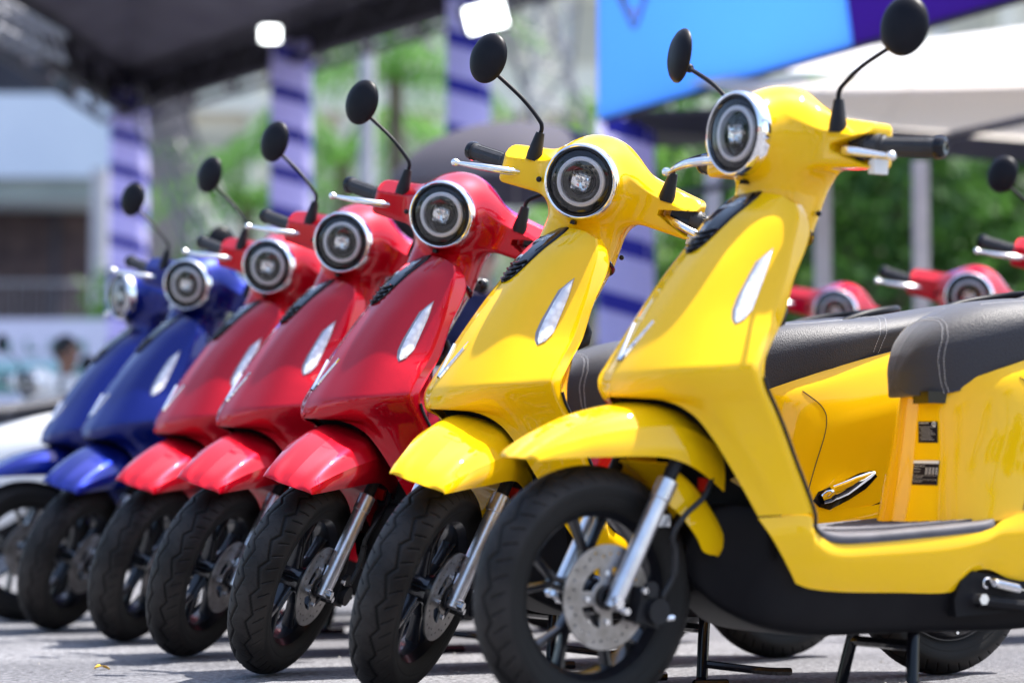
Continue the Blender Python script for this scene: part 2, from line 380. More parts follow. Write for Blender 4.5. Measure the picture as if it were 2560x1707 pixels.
# ---- apron control grid, rows from collar to seam, columns from the centre line / wheel-arch edge to the inner return
APR = [
 [(.300, 0, .938), (.302, -.042, .937), (.311, -.094, .926), (.323, -.124, .911), (.344, -.112, .908)],
 [(.268, 0, .915), (.273, -.046, .914), (.290, -.094, .906), (.322, -.133, .893), (.350, -.122, .885)],
 [(.228, 0, .883), (.237, -.050, .882), (.265, -.102, .878), (.316, -.140, .868), (.352, -.124, .862)],
 [(.186, 0, .835), (.196, -.052, .834), (.228, -.108, .832), (.300, -.147, .828), (.335, -.133, .826)],
 [(.148, 0, .790), (.159, -.054, .789), (.193, -.114, .786), (.283, -.155, .780), (.305, -.144, .777)],
 [(.096, 0, .723), (.109, -.058, .721), (.149, -.127, .716), (.249, -.168, .706), (.274, -.154, .704)],
 [(.062, 0, .672), (.076, -.062, .671), (.119, -.139, .668), (.214, -.183, .662), (.240, -.170, .660)],
 [(.030, 0, .622), (.045, -.066, .622), (.091, -.149, .624), (.190, -.194, .629), (.214, -.187, .628)],
 [(.018, 0, .600), (.034, -.068, .600), (.082, -.153, .606), (.184, -.198, .613), (.207, -.191, .612)],
 [(.013, 0, .583), (.032, -.068, .582), (.084, -.152, .586), (.188, -.197, .594), (.208, -.191, .594)],
 [(.013, 0, .565), (.037, -.064, .563), (.096, -.148, .564), (.198, -.194, .574), (.216, -.189, .574)],
 [(.068, -.088, .5565), (.086, -.112, .553), (.125, -.154, .548), (.212, -.190, .552), (.229, -.187, .552)],
 [(.106, -.122, .533), (.122, -.138, .530), (.152, -.161, .526), (.225, -.188, .528), (.242, -.186, .528)],
 [(.133, -.139, .497), (.150, -.150, .496), (.178, -.166, .494), (.243, -.186, .495), (.258, -.184, .496)],
 [(.161, -.150, .450), (.182, -.160, .450), (.210, -.172, .450), (.263, -.184, .452), (.277, -.182, .454)],
 [(.190, -.156, .402), (.210, -.163, .403), (.236, -.173, .404), (.284, -.181, .408), (.298, -.180, .410)],
 [(.217, -.160, .356), (.238, -.167, .357), (.264, -.174, .358), (.305, -.180, .360), (.318, -.179, .362)],
]
APN = np.array(APR, float)
def lerp(a, b, l):
    d = b - a; return a + d * (l / np.maximum(np.linalg.norm(d, axis=1, keepdims=True), 1e-6))
_C3 = APN[:, 3]
_A = np.stack([APN[:, 0], APN[:, 1], APN[:, 2], lerp(_C3, APN[:, 2], .0035)], 1)
_B = np.stack([lerp(_C3, APN[:, 4], .003), APN[:, 4]], 1)
APG = np.concatenate([cr2(_A, 5, 8), np.swapaxes(cr1(np.swapaxes(cr1(_B, 5), 0, 1), 2), 0, 1)], 1)
def full(G):      # join left half grid with its mirror across y=0 is done through MB.mirror
    return G
VD = Vector((.5405, .843, .087)).normalized()    # a sight line from the left front, used to set trims on the apron
def make_scooter():
    root = empty('electric_scooter')
    L = []   # parts with role: 'b' body, 's' steered, 'ml','mr' mirrors
    def part(mb, name, m, role='b', parent=None, smooth=True, angle=40, label=None, kind=None):
        o = (mb.build(name, m, None, smooth, angle) if isinstance(mb, MB) else None)
        if o is None: o = bpy.data.objects.new(name, mb); col.objects.link(o)
        o.parent = parent or root; o['role'] = role
        if m is M['yellow'] : o['paint'] = 1
        if label: o['label'] = label
        if kind: o['kind'] = kind
        return o
    Y = M['yellow']
    # --- front apron
    mb = MB().shell(APG, .003, flip=False).mirror()
    # black nose line gap helper
    ap = part(mb, 'front_apron', Y, angle=26)
    bv = BVHTree.FromPolygons([Vector(v) for v in mb.v], mb.f)
    def hit(p, d):
        r = bv.ray_cast(Vector(p) - d * 1.0, d); return (r[0], r[1]) if r[0] else (None, None)
    XD = Vector((1, 0, 0))
    def on(y, z, off=.001):
        yy = y if abs(y) > 1e-4 else 1e-3
        l, n = hit((0, yy, z), XD)
        if l is None: return None
        if n.dot(XD) > 0: n = -n
        l = l + n * off; return (l.x, l.y if abs(y) > 1e-4 else 0, l.z)
    # nose panel: half width as a function of height
    zs = [.9355, .925, .910, .893, .873, .853, .838, .828, .823]; hw = [.050, .054, .0535, .050, .045, .037, .029, .018, .006]
    zz = np.linspace(.9355, .823, 60); ww = np.interp(zz[::-1], zs[::-1], hw[::-1])[::-1]
    G = []
    for z, w_ in zip(zz, ww):
        row = []
        for t in np.linspace(-1, 1, 31):
            e = .0035 if abs(t) < .97 else -.001
            q = on(t * w_, z, e); row.append(q if q else G[-1][len(row)])
        G.append(row)
    npn = part(MB().grid(G, flip=True), 'nose_panel', M['gloss_black'], angle=60)
    for k, z in enumerate((.864, .853, .842, .832)):
        w_ = np.interp(z, zs[::-1], hw[::-1]) * .86
        pts = [on(t * w_, z - .004 * (1 - t * t), .0055) for t in np.linspace(-1, 1, 13)]
        part(MB().tube(pts, [.0012] + [.0027] * 11 + [.0012], 8), 'vent_slat', M['gloss_black'], parent=npn)
    me = text_mesh('VINFAST', .0145, .0, M['print_white'], space=1.2)
    for v in me.vertices:
        p = v.co; z = .9115 + p.y * .82; q = on(-p.x, z, .0043); v.co = q
    part(me, 'lettering', None, parent=npn)
    # chrome V emblem
    def strip(pa, pb, w0, w1, off):
        n = 9; G = []
        for t in np.linspace(0, 1, n):
            y = pa[0] + (pb[0] - pa[0]) * t; z = pa[1] + (pb[1] - pa[1]) * t; w_ = w0 + (w1 - w0) * t
            dx, dz = pb[0] - pa[0], pb[1] - pa[1]; l = math.hypot(dx, dz); nx, nz = -dz / l, dx / l
            G.append([on(y + nx * w_ * s, z + nz * w_ * s, o_) for s, o_ in ((-1, .0), (-.6, off * .8), (0, off), (.6, off * .8), (1, .0))])
        return G
    mb = MB()
    for s in (-1, 1):
        G = strip((s * .0015, .628), (s * .034, .697), .0056, .0022, .004)
        mb.grid(G, flip=(s < 0))
    part(mb, 'v_emblem', M['chrome'], angle=30)
    # daytime lamps / indicators
    def px(cx_, cy_):   # outline measured on the near apron, plane y=-.15
        return (cx_, -.15, cy_)
    OUT = [(.261, .827), (.220, .799), (.204, .774), (.181, .736), (.170, .711), (.169, .695), (.175, .684), (.197, .694), (.216, .713), (.229, .743), (.248, .787)]
    INN = [(.2575, .821), (.231, .800), (.213, .774), (.192, .738), (.180, .712), (.178, .696), (.1805, .689), (.196, .6955), (.2140, .7135), (.2270, .743), (.2460, .786)]
    for s in (-1, 1):
        def cast(p, off):
            l, n = hit((p[0], -.15, p[1]), VD)
            if n.dot(VD) > 0: n = -n
            l = l + n * off; return (l.x, l.y * (-s), l.z)
        def patch(P, off, rimoff, nin=4):
            P = [tuple(q) for q in cr1(np.array(P + P[:1]), 4)[:-1]] if False else P
            pp = []
            for i in range(len(P)):
                a, b_ = P[i], P[(i + 1) % len(P)]
                for t in (0, .5): pp.append((a[0] + (b_[0] - a[0]) * t, a[1] + (b_[1] - a[1]) * t))
            n = len(pp); a_ = np.array(pp)
            # skeleton: collapse each outline point towards the medial segment
            p0, p1 = np.array(P[0]) * .9 + np.array(P[6]) * .1, np.array(P[0]) * .18 + np.array(P[6]) * .82
            rings = []
            for k in range(nin + 1):
                f = k / nin; row = []
                for q in a_:
                    d = p1 - p0; t = np.clip((q - p0) @ d / (d @ d), 0, 1); c_ = p0 + d * t
                    e = q + (c_ - q) * f; o_ = rimoff + (off - rimoff) * min(1, math.sin(f * math.pi / 2) * 1.3)
                    row.append(cast(e, o_))
                rings.append(row)
            m_ = MB().grid(rings, cv=True, flip=(s < 0)); return m_
        fr_ = part(patch(OUT, .0030, -.001), 'indicator_lamp', M['drl_frame'], angle=60)
        part(patch(INN, .0062, .0024), 'lens', M['lamp_lens'], parent=fr_, angle=60)
    # collar + inner leg shield
    inn = []
    cz = {0: .352, 1: .372, 2: .402, 3: .384, 4: .352, 5: .306, 6: .300, 7: .292, 8: .290, 9: .289, 10: .288, 11: .289, 12: .291, 13: .297, 14: .305, 15: .318, 16: .330}
    for i, row in enumerate(APR):
        x, y, z = row[4]
        bul = 0
        xc = cz[i]
        inn.append([(x, y, z), (x + .006, y * .90, z - .002), ((x * .3 + xc * .7), y * .55, z - .002), (xc + .006, y * .22, z - .002), (xc + .008, 0, z - .002)])
    inn[0] = [(.346, -.110, .905), (.352, -.09, .916), (.345, -.05, .926), (.325, -.025, .934), (.300, 0, .938)]
    top = inn[0]
    mb = MB().shell(cr2(inn[1:], 4, 5), .0025, flip=True).mirror()
    part(mb, 'leg_shield', Y, angle=60)
    # collar top closing
    tg = cr2([APR[0], [(a[0] * .5 + b_[0] * .5, a[1] * .85, a[2] * .3 + .7 * (b_[2] - .004)) for a, b_ in zip(APR[0], [(.36, -.0, .905)] * 5)], [(.375, -.0, .885), (.375, -.02, .885), (.375, -.05, .88), (.378, -.08, .876), (.36, -.105, .878)]], 3, 5)
    part(MB().grid(tg).mirror(), 'collar', Y)
    # seam strip (black) behind apron edge
    rr = cr1([(r_[4][0] + .003, r_[4][1] - .0015, r_[4][2]) for r_ in APR[9:]] + [(.324, -.1785, .337), (.337, -.1775, .322)], 4)
    for s in (-1, 1): part(MB().tube(rr * np.array((1, -s, 1)), .0032, 6), 'edge_trim', M['black_plastic'])
    nk = cr1([(.345, -.118, .868), (.368, -.104, .860), (.398, -.06, .850), (.412, 0, .845)], 5)
    part(MB().tube(nk, .004, 6).mirror(), 'collar_seam', M['gloss_black'])
    # luggage hook / switch knob
    part(MB().tube([(.30, -.035, .70), (.325, -.045, .70), (.338, -.047, .705), (.345, -.047, .725), (.340, -.047, .745)], [.014, .013, .012, .010, .006], 10), 'luggage_hook', M['black_plastic'])
    # black liner behind the wheel arch
    lin = []
    for i, row in enumerate(APR[10:]):
        x, y, z = row[0]; lin.append([(x + .012, y - .0 if i else -.01, z + .012), (x + .06, y * .92, z + .03), (x + .10, y * .5, z + .045), (x + .115, 0, z + .05)])
    lin += [[(.245, -.150, .28), (.26, -.14, .28), (.262, -.08, .28), (.262, 0, .28)]]
    part(MB().shell(cr2(lin, 3, 4), .002).mirror(), 'wheel_arch_liner', M['belly'])
    # --- belly pan
    S = []
    for x, zt, zb, wt, wb in ((.150, .310, .262, .030, .022), (.165, .350, .235, .045, .035), (.192, .370, .205, .058, .050), (.225, .375, .181, .085, .072), (.27, .36, .160, .135, .098), (.33, .31, .147, .156, .112), (.40, .28, .143, .156, .118), (.55, .26, .145, .156, .125), (.80, .26, .145, .155, .125), (1.0, .30, .16, .13, .11), (1.05, .30, .20, .08, .07)):
        S.append([(x, 0, zt), (x, -wt * .7, zt), (x, -wt, zt - .01), (x, -wt, zt * .55 + zb * .45), (x, -wt * .6 - wb * .4, zb + .025), (x, -wb, zb + .003), (x, -wb * .6, zb), (x, 0, zb)])
    part(MB().grid(cr2(S, 4, 3), flip=True).mirror(), 'belly_pan', M['belly'], angle=50)
    # --- lower side panels (left and right)
    top = [(.217, -.1605, .353), (.305, -.1795, .357), (.320, -.178, .335), (.345, -.177, .314), (.385, -.176, .3065), (.47, -.176, .3115), (.60, -.176, .321), (.70, -.175, .330), (.738, -.172, .348), (.80, -.172, .362), (.95, -.178, .372), (1.06, -.178, .40)]
    bot = [(.292, -.163, .239), (.312, -.163, .232), (.33, -.163, .2285), (.36, -.163, .225), (.41, -.163, .222), (.50, -.163, .220), (.625, -.163, .219), (.668, -.163, .250), (.71, -.163, .258), (.79, -.163, .236), (.95, -.163, .27), (1.06, -.163, .33)]
    G = []
    for f in (0, .25, .5, .78, 1):
        row = []
        for a, b_ in zip(top, bot):
            p = np.array(a) * (1 - f) + np.array(b_) * f
            p[1] -= .008 * math.sin(math.pi * f)
            if f == .25 : p[1] -= .002
            row.append(p)
        G.append(row)
    for s, nm in ((1, 0), (-1, 1)):
        GG = cr2(G, 4, 5).copy(); GG[..., 1] *= s
        part(MB().shell(GG, .003, flip=(s > 0) ^ True), 'side_panel', Y, angle=60)
    # --- floor
    mb = MB(); n = 8
    fl = []
    for x, z, w_ in ((.318, .352, .150), (.335, .338, .170), (.36, .327, .1755), (.42, .324, .176), (.55, .332, .176), (.68, .342, .174), (.715, .347, .168), (.735, .352, .150)):
        fl.append([(x, 0, z + .004), (x, -w_ * .5, z + .004), (x, -w_ * .93, z + .001), (x, -w_ - .001, z - .004), (x, -w_ - .002, z - .016)])
    part(MB().grid(cr2(fl, 5, 4), flip=True).mirror(), 'floor_mat', M['mat'])
    mb = MB()
    for k in range(7):
        y = -.02 - k * .02
        mb.tube([(.36 + .005 * k, y, .331), (.5, y, .3335), (.69, y, .3475)], .0022, 5)
    part(mb.mirror(), 'floor_ribs', M['mat'])
    # --- rear body
    RB = [
     [(.656, 0, .583), (.669, -.042, .583), (.708, -.086, .600), (.79, -.128, .632), (.95, -.150, .680), (1.15, -.158, .728), (1.38, -.130, .775), (1.52, -.07, .80), (1.56, 0, .805)],
     [(.650, 0, .545), (.664, -.047, .545), (.705, -.096, .563), (.79, -.146, .600), (.95, -.168, .645), (1.15, -.176, .690), (1.40, -.145, .745), (1.56, -.08, .775), (1.60, 0, .78)],
     [(.640, 0, .480), (.655, -.052, .478), (.699, -.108, .489), (.79, -.158, .520), (.95, -.186, .560), (1.15, -.194, .610), (1.41, -.155, .685), (1.58, -.085, .72), (1.62, 0, .725)],
     [(.628, 0, .415), (.643, -.058, .413), (.690, -.118, .418), (.79, -.162, .435), (.95, -.180, .470), (1.15, -.186, .525), (1.40, -.15, .62), (1.55, -.085, .665), (1.59, 0, .67)],
     [(.613, 0, .345), (.629, -.064, .343), (.679, -.131, .342), (.77, -.169, .350), (.95, -.175, .372), (1.15, -.165, .46), (1.38, -.13, .57), (1.50, -.075, .62), (1.53, 0, .63)],
    ]
    part(MB().grid(cr2(RB, 6, 6)).mirror(), 'rear_body', Y, angle=60)
    # small recess and stickers on the seat post
    rb = BVHTree.FromPolygons([Vector(v) for v in cr2(RB, 6, 6).reshape(-1, 3)], [(i * 49 + j, i * 49 + j + 1, (i + 1) * 49 + j + 1, (i + 1) * 49 + j) for i in range(24) for j in range(48)])
    def onr(x, z, off=.001):
        r = rb.ray_cast(Vector((x, -.5, z)) , Vector((0, 1, 0)))
        if r[0] is None: return (x, -.1, z)
        nn = r[1] if r[1].y < 0 else -r[1]; return tuple(r[0] + nn * off)
    def onr2(x, z, off=.001):     # from the left-front sight line; x on plane y=-.1
        dd = Vector((.62, .78, .02)).normalized()
        r = rb.ray_cast(Vector((x, -.1, z)) - dd * .6, dd)
        nn = r[1] if r[1].dot(dd) < 0 else -r[1]; return tuple(r[0] + nn * off)
    for s in (-1, 1):
        sm = [onr(x, z, .0002) for x, z in cr1([(.800, .610), (.838, .575), (.842, .535), (.815, .45), (.785, .365)], 6)]
        part(MB().tube([(a, -b * s, c) for a, b, c in sm], .0011, 5), 'panel_seam', M['cable'])
    def sticker(x0, x1, z0, z1, sh, lines, head):
        def P(u, v, off): return onr2(x0 + (x1 - x0) * u + sh * v, z0 + (z1 - z0) * v, off)
        G = [[P(u, v, .0012) for u in np.linspace(0, 1, 14)] for v in np.linspace(0, 1, 14)]
        st = part(MB().grid(G), 'warning_sticker', M['print_black'])
        mb = MB()
        for (u0, u1, v0, v1) in lines: mb.grid([[P(u, v, .0030) for u in np.linspace(u0, u1, 6)] for v in (v0, (v0 + v1) / 2, v1)])
        part(mb, 'printed_lines', M['print_white'], parent=st)
        for s_, u, v, size in head:
            me = text_mesh(s_, size, 0, M['print_white'])
            for vv in me.vertices: vv.co = P(u + vv.co.x / (x1 - x0), v + vv.co.y / (z1 - z0), .0030)
            part(me, 'lettering', None, parent=st)
    ln = [(.06, .55, .90, .925)] + [(.08 + .05 * (k % 3), .9 - .09 * ((k * 7) % 4), .73 - .085 * k, .742 - .085 * k) for k in range(8)]
    sticker(.600, .646, .488, .5275, .0, ln, [('Q', .82, .86, .011)])
    ln = [(0.01, .99, .87, .99)] + [(.05, .45, .76, .775), (.05, .3, .65, .66), (.05, .3, .53, .54)] + [(.5 + .13 * i, .58 + .13 * i, .66 - .07 * j, .69 - .07 * j) for i in range(4) for j in range(4)] + [(.02, .98, .38, .387), (.02, .98, .2, .207), (.05, .4, .3, .31), (.05, .4, .13, .14)]
    sticker(.584, .644, .410, .455, .006, ln, [])
    # seat hinge
    part(MB().box((.672, -.050, .573), (.026, .024, .011)), 'seat_latch', M['gloss_black'], smooth=False)
    # footpeg, folded in its recess
    rec = [(.862, .385), (.875, .372), (.90, .366), (.95, .388), (.99, .410), (1.018, .436), (1.005, .448), (.975, .443), (.92, .420), (.875, .403)]
    rec = [(x - .055, z - .003) for x, z in rec]
    cen = np.mean(rec, axis=0)
    for s in (-1, 1):
        q = lambda p: (p[0], p[1] * (-s), p[2])
        G = [[q(onr(c_[0] * f + cen[0] * (1 - f), c_[1] * f + cen[1] * (1 - f), .0015)) for c_ in rec] for f in (1, .6, .05)]
        fp = part(MB().grid(G, cv=True), 'footpeg', M['gloss_black'])
        mb = MB()
        for (x, z, w_, o_) in [(0, 0, 0, 0)]:
            pl = [(.880, .388, .008, .012), (.893, .394, .0105, .016), (.906, .398, .009, .016), (.909, .402, .012, .016), (.935, .411, .0115, .015), (.965, .425, .009, .012), (.995, .438, .0055, .009), (1.01, .444, .002, .006)]
            G = []
            for (x, z, w_, o_) in pl:
                x -= .055; z -= .003; w_ *= 1.15
                bx, by, bz = onr(x, z, 0)
                G.append([q((x - .45 * d, by - h_, z + d)) for d, h_ in ((-w_, 0), (-w_, o_ * .8), (-w_ * .5, o_), (w_ * .6, o_), (w_, o_ * .8), (w_, 0))])
            mb.grid(G, flip=(s > 0))
        part(mb, 'peg', M['chrome'], parent=fp, angle=30)
    # --- seat
    ST = []
    for x, zt, zb, w_, we in ((.6215, .608, .607, .0002, .0002), (.6222, .614, .601, .008, .007), (.625, .634, .588, .022, .020), (.638, .664, .578, .042, .040), (.665, .699, .577, .068, .066), (.710, .729, .587, .096, .094), (.78, .754, .613, .124, .121), (.88, .768, .651, .150, .146), (1.0, .775, .690, .156, .150), (1.10, .789, .714, .157, .150), (1.20, .806, .734, .152, .145), (1.34, .826, .760, .136, .130), (1.46, .838, .785, .110, .104), (1.525, .832, .800, .075, .07), (1.54, .818, .808, .03, .03)):
        d = zt - zb
        ST.append([(x, 0, zt), (x, -w_ * .45, zt - .004), (x, -w_ * .80, zt - d * .13), (x, -w_, zt - d * .38), (x, -we * 1.02, zb + d * .28), (x, -we * .97, zb + .004), (x, -we * .9, zb), (x, 0, zb)])
    SG = cr2(ST, 5, 4)
    st = part(MB().grid(SG, flip=True).mirror(), 'seat', M['seat'], angle=60)
    front = MB().grid([[ (.607, 0, .612), (.607, -.03, .612)], [(.607, 0, .606), (.607, -.03, .606)]])
    sb = BVHTree.FromPolygons([Vector(v) for v in SG.reshape(-1, 3)], [(i * 29 + j, i * 29 + j + 1, (i + 1) * 29 + j + 1, (i + 1) * 29 + j) for i in range(SG.shape[0] - 1) for j in range(28)])
    nst = 0
    def seam(pts, nm='seat_seam'):
        P = cr1(pts, 14); mb = MB(); k = 0
        Q = []
        for p in P:
            r = sb.find_nearest(Vector(p)); Q.append(np.array(r[0]) + .0006 * np.array(-r[1] if r[1].dot(Vector((0, -.5, 1))) < 0 else r[1]))
        Q = np.array(Q)
        dl = np.concatenate([[0], np.cumsum(np.linalg.norm(np.diff(Q, axis=0), axis=1))])
        s_ = 0
        while s_ < dl[-1] - .004:
            a_ = np.array([np.interp(s_, dl, Q[:, i]) for i in range(3)]); b_ = np.array([np.interp(s_ + .0034, dl, Q[:, i]) for i in range(3)])
            mb.tube([a_, b_], .00065, 4, cap=False); s_ += .0056
        part(mb.mirror(), 'stitching', M['stitch'], parent=st)
    seam([(.690, 0, .735), (.684, -.05, .73), (.668, -.085, .70), (.650, -.099, .65), (.657, -.10, .60), (.664, -.10, .582)])
    seam([(.700, 0, .735), (.694, -.05, .73), (.678, -.09, .70), (.660, -.105, .65), (.668, -.10, .60), (.675, -.10, .585)])
    seam([(1.045, 0, .79), (1.04, -.06, .79), (1.02, -.11, .77), (.99, -.15, .735), (.975, -.15, .69)])
    seam([(1.06, 0, .79), (1.055, -.06, .79), (1.035, -.11, .77), (1.005, -.15, .735), (.99, -.15, .69)])
    seam([(.78, -.06, .76), (.86, -.10, .765), (.94, -.085, .77), (.985, -.0, .775)])
    # grab rail and tail lamp
    part(MB().tube(smooth_path([(1.30, -.135, .79), (1.42, -.14, .832), (1.53, -.11, .852), (1.60, 0, .858), (1.53, .11, .852), (1.42, .14, .832), (1.30, .135, .79)], 5), .011, 10), 'grab_rail', M['mirror_black'])
    part(MB().lathe([(.0, 0), (.03, -.004), (.045, -.014), (.048, -.03)], (1.625, 0, .735), (1, 0, 0), 24, (1.6, .8)), 'tail_lamp', M['red_reflector'])
    # --- rear wheel
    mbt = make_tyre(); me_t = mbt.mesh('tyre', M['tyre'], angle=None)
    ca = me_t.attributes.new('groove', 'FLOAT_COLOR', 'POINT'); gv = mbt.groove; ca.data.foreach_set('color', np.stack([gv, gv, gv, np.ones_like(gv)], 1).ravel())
    rw = part(MB().lathe([(.0, -.075), (.03, -.075), (.05, -.07), (.10, -.066), (.125, -.055), (.135, -.036), (.156, -.036), (.158, -.030), (.150, -.02), (.150, .02), (.158, .03), (.156, .036), (.135, .036), (.12, .055), (.04, .065), (0, .065)], (1.252, 0, .213), (0, 1, 0), 48), 'rear_wheel', M['rim'])
    for k in range(8):
        a = 2 * math.pi * k / 8
        part(MB().cyl((1.252 + .118 * math.cos(a), -.064, .213 + .118 * math.sin(a)), (1.252 + .118 * math.cos(a), -.056, .213 + .118 * math.sin(a)), .0045, 6), 'bolt', M['bolt'], parent=rw)
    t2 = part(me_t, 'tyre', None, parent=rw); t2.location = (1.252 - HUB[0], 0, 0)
    part(MB().tube(smooth_path([(.93, -.09, .235), (1.05, -.10, .225), (1.18, -.10, .213), (1.262, -.10, .213)], 4), [.026] * 9 + [.024, .02, .018, .016], 10), 'swing_arm', M['belly'])
    part(MB().cyl((1.27, -.11, .22), (1.40, -.12, .56), .012, 10).cyl((1.30, -.113, .30), (1.38, -.119, .50), .024, 12), 'rear_shock', M['black_plastic'])
    # --- stands
    mb = MB()
    for s in (-1, 1):
        mb.tube(smooth_path([(.60, s * .085, .175), (.585, s * .10, .10), (.572, s * .115, .022)], 4), .012, 10)
        mb.tube([(.572, s * .115, .022), (.545, s * .125, .010), (.625, s * .125, .008)], .011, 8)
    mb.tube([(.59, -.1, .12), (.59, .1, .12)], .010, 8)
    mb.tube(smooth_path([(.58, -.118, .05), (.64, -.14, .042), (.70, -.165, .035), (.75, -.17, .033)], 3), .008, 8)
    part(mb, 'centre_stand', M['gloss_black'])
    mb = MB()
    pl_ = [(.628, .175), (.625, .205), (.640, .238), (.668, .256), (.70, .250), (.80, .232), (1.0, .228), (1.0, .19), (.70, .178)]
    V = [(x, y, z) for y in (-.150, -.172) for x, z in pl_]; n = len(pl_)
    mb.add(V, [tuple(range(n)), tuple(range(2 * n - 1, n - 1, -1))] + [(i, n + i, n + (i + 1) % n, (i + 1) % n) for i in range(n)])
    ss = part(mb, 'side_stand', M['belly'], smooth=False)
    part(MB().tube([(.672, -.180, .203), (.80, -.184, .190), (.98, -.186, .18)], [.012, .010, .010], 8), 'stand_leg', M['belly'], parent=ss)
    part(MB().tube([(.672, -.172, .206), (.672, -.198, .206)], .0105, 6), 'bolt', M['bolt'], parent=ss)
    mb = MB(); pts = []
    for k in range(16 * 15 + 1):
        a = 2 * math.pi * k / 14; t = k / (16 * 15)
        pts.append((.702 + .058 * t, -.186 + .0075 * math.cos(a), .2345 - .012 * t + .0075 * math.sin(a)))
    mb.tube(pts, .0014, 5)
    mb.tube(smooth_path([(.700, -.186, .238), (.690, -.188, .243), (.680, -.188, .240), (.679, -.188, .230), (.686, -.188, .226)], 3), .0018, 5)
    mb.tube([(.760, -.186, .222), (.775, -.188, .220)], .0018, 5)
    part(mb, 'spring', M['bolt'], parent=ss)
    # ================= steered assembly
    rim = part(make_rim(), 'front_wheel', M['rim'], 's', angle=35)
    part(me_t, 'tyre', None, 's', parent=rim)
    holes = [circ(.079 * math.cos(2 * math.pi * k / 30 + (.0)) * (1 - .055 * (k % 3)), .079 * math.sin(2 * math.pi * k / 30) * (1 - .055 * (k % 3)), .0031, 8) for k in range(30)]
    win = []
    for k in range(4):
        a0 = 2 * math.pi * k / 4 + .3; L_ = []
        for t in np.linspace(0, 1, 7): a = a0 + 1.05 * t; L_.append((.054 * math.cos(a), .054 * math.sin(a)))
        for t in np.linspace(1, 0, 7): a = a0 + .12 + .80 * t; L_.append((.030 * math.cos(a), .030 * math.sin(a)))
        win.append(L_)
    me = flat_cut('brake_disc', circ(0, 0, .090, 72), holes + win + [circ(0, 0, .017, 24)], .003, M['steel'])
    me.transform(Matrix.Translation((HUB[0], -.062, HUB[2])) @ Matrix.Rotation(R(90), 4, 'X'))
    dk = part(me, 'brake_disc', None, 's', parent=rim)
    part(MB().lathe([(.021, -.066), (.021, -.070), (.016, -.071), (.016, -.05)], HUB, (0, 1, 0), 20), 'hub_cap', M['black_plastic'], 's', parent=rim)
    for k in range(4):
        a = 2 * math.pi * k / 4 + .05; c_ = (HUB[0] + .042 * math.cos(a), HUB[2] + .042 * math.sin(a))
        part(MB().tube([(c_[0], -.058, c_[1]), (c_[0], -.068, c_[1])], .0052, 6), 'disc_bolt', M['bolt'], 's', parent=rim)
    part(MB().tube([(HUB[0] + .118, -.022, HUB[2] - .062), (HUB[0] + .096, -.03, HUB[2] - .050)], [.005, .0035], 8), 'valve', M['black_plastic'], 's', parent=rim)
    ab = np.array([HUB[0] - .002, 0, HUB[2] - .004]); 
    for s in (-1, 1):
        y = s * .080
        a = np.array([-.041, y, .2095]); t_ = np.array([.079, y, .2095 + .12 / math.tan(R(27.5))])
        d = (t_ - a) / np.linalg.norm(t_ - a)
        fl_ = part(MB().tube([a - d * .004, a + d * .02, a + d * .202, a + d * .204, a + d * .240, a + d * .242], [.0150, .0168, .0168, .0188, .0188, .016], 20), 'fork_leg', M['alu'], 's', angle=30)
        part(MB().tube([a + d * .22, a + d * .30], .0125, 16), 'fork_tube', M['black_plastic'], 's', parent=fl_)
        part(MB().box(a + d * .165 + np.array((.022, 0, -.002)), (.016, .006, .010)), 'bracket', M['alu'], 's', parent=fl_, smooth=False)
        part(MB().tube([a + np.array((-.002, s * .012, .006)), a + np.array((-.002, s * .024, .006))], .0095, 6).tube([a + np.array((0.016, s * .008, -.008)), a + np.array((.016, s * .022, -.008))], .0065, 6), 'axle_nut', M['bolt'], 's', parent=fl_, smooth=False)
    part(MB().tube([(HUB[0], -.10, HUB[2] - .002), (HUB[0], .10, HUB[2] - .002)], .0075, 12), 'axle', M['bolt'], 's')
    cal = part(MB().box((.030, -.074, .205), (.026, .022, .030), Matrix.Rotation(R(15), 4, 'Y')).tube([(.040, -.094, .200), (.040, -.108, .200)], .022, 16).tube([(.025, -.094, .238), (.025, -.104, .238)], .014, 12), 'brake_caliper', M['black_plastic'], 's', angle=30)
    part(MB().tube([(.052, -.100, .188), (.075, -.100, .188)], .006, 8), 'bolt', M['bolt'], 's', parent=cal)
    part(MB().tube([(.012, -.096, .236), (.012, -.104, .236)], .006, 6), 'bolt', M['bolt'], 's', parent=cal)
    hs = smooth_path([(.050, -.100, .225), (.072, -.102, .262), (.074, -.102, .30), (.068, -.102, .330), (.090, -.106, .365), (.135, -.104, .40), (.165, -.09, .45), (.178, -.07, .50)], 6)
    part(MB().tube(hs, .0052, 8).tube(hs[6:16], .0075, 8), 'brake_hose', M['cable'], 's')
    # fender
    FN = []
    for x, zt, wt, zc, wc, zb, wb in ((-.190, .4675, .036, .4640, .050, .455, .060), (-.163, .487, .044, .478, .060, .4585, .069), (-.115, .512, .050, .492, .069, .4615, .078), (-.065, .532, .056, .504, .078, .4635, .088), (-.01, .547, .060, .512, .085, .4650, .094), (.045, .556, .062, .517, .089, .464, .099), (.085, .555, .062, .516, .091, .456, .101), (.120, .546, .062, .507, .092, .442, .102), (.155, .526, .062, .491, .092, .422, .102), (.180, .502, .060, .472, .091, .405, .101)):
        FN.append([(x, 0, zt), (x, -wt * .55, zt - .003), (x, -wt, zt - (zt - zc) * .30), (x, -wc, zc), (x + .002, -wb + .002, zc * .5 + zb * .5), (x, -wb, zb)])
    FN.insert(0, [(-.199, 0, .458), (-.198, -.020, .458), (-.196, -.034, .4575), (-.193, -.045, .457), (-.191, -.051, .456), (-.189, -.056, .4555)])
    G = cr1(FN, 4); G = np.swapaxes(G, 0, 1)          # across: keep the crease at column 3
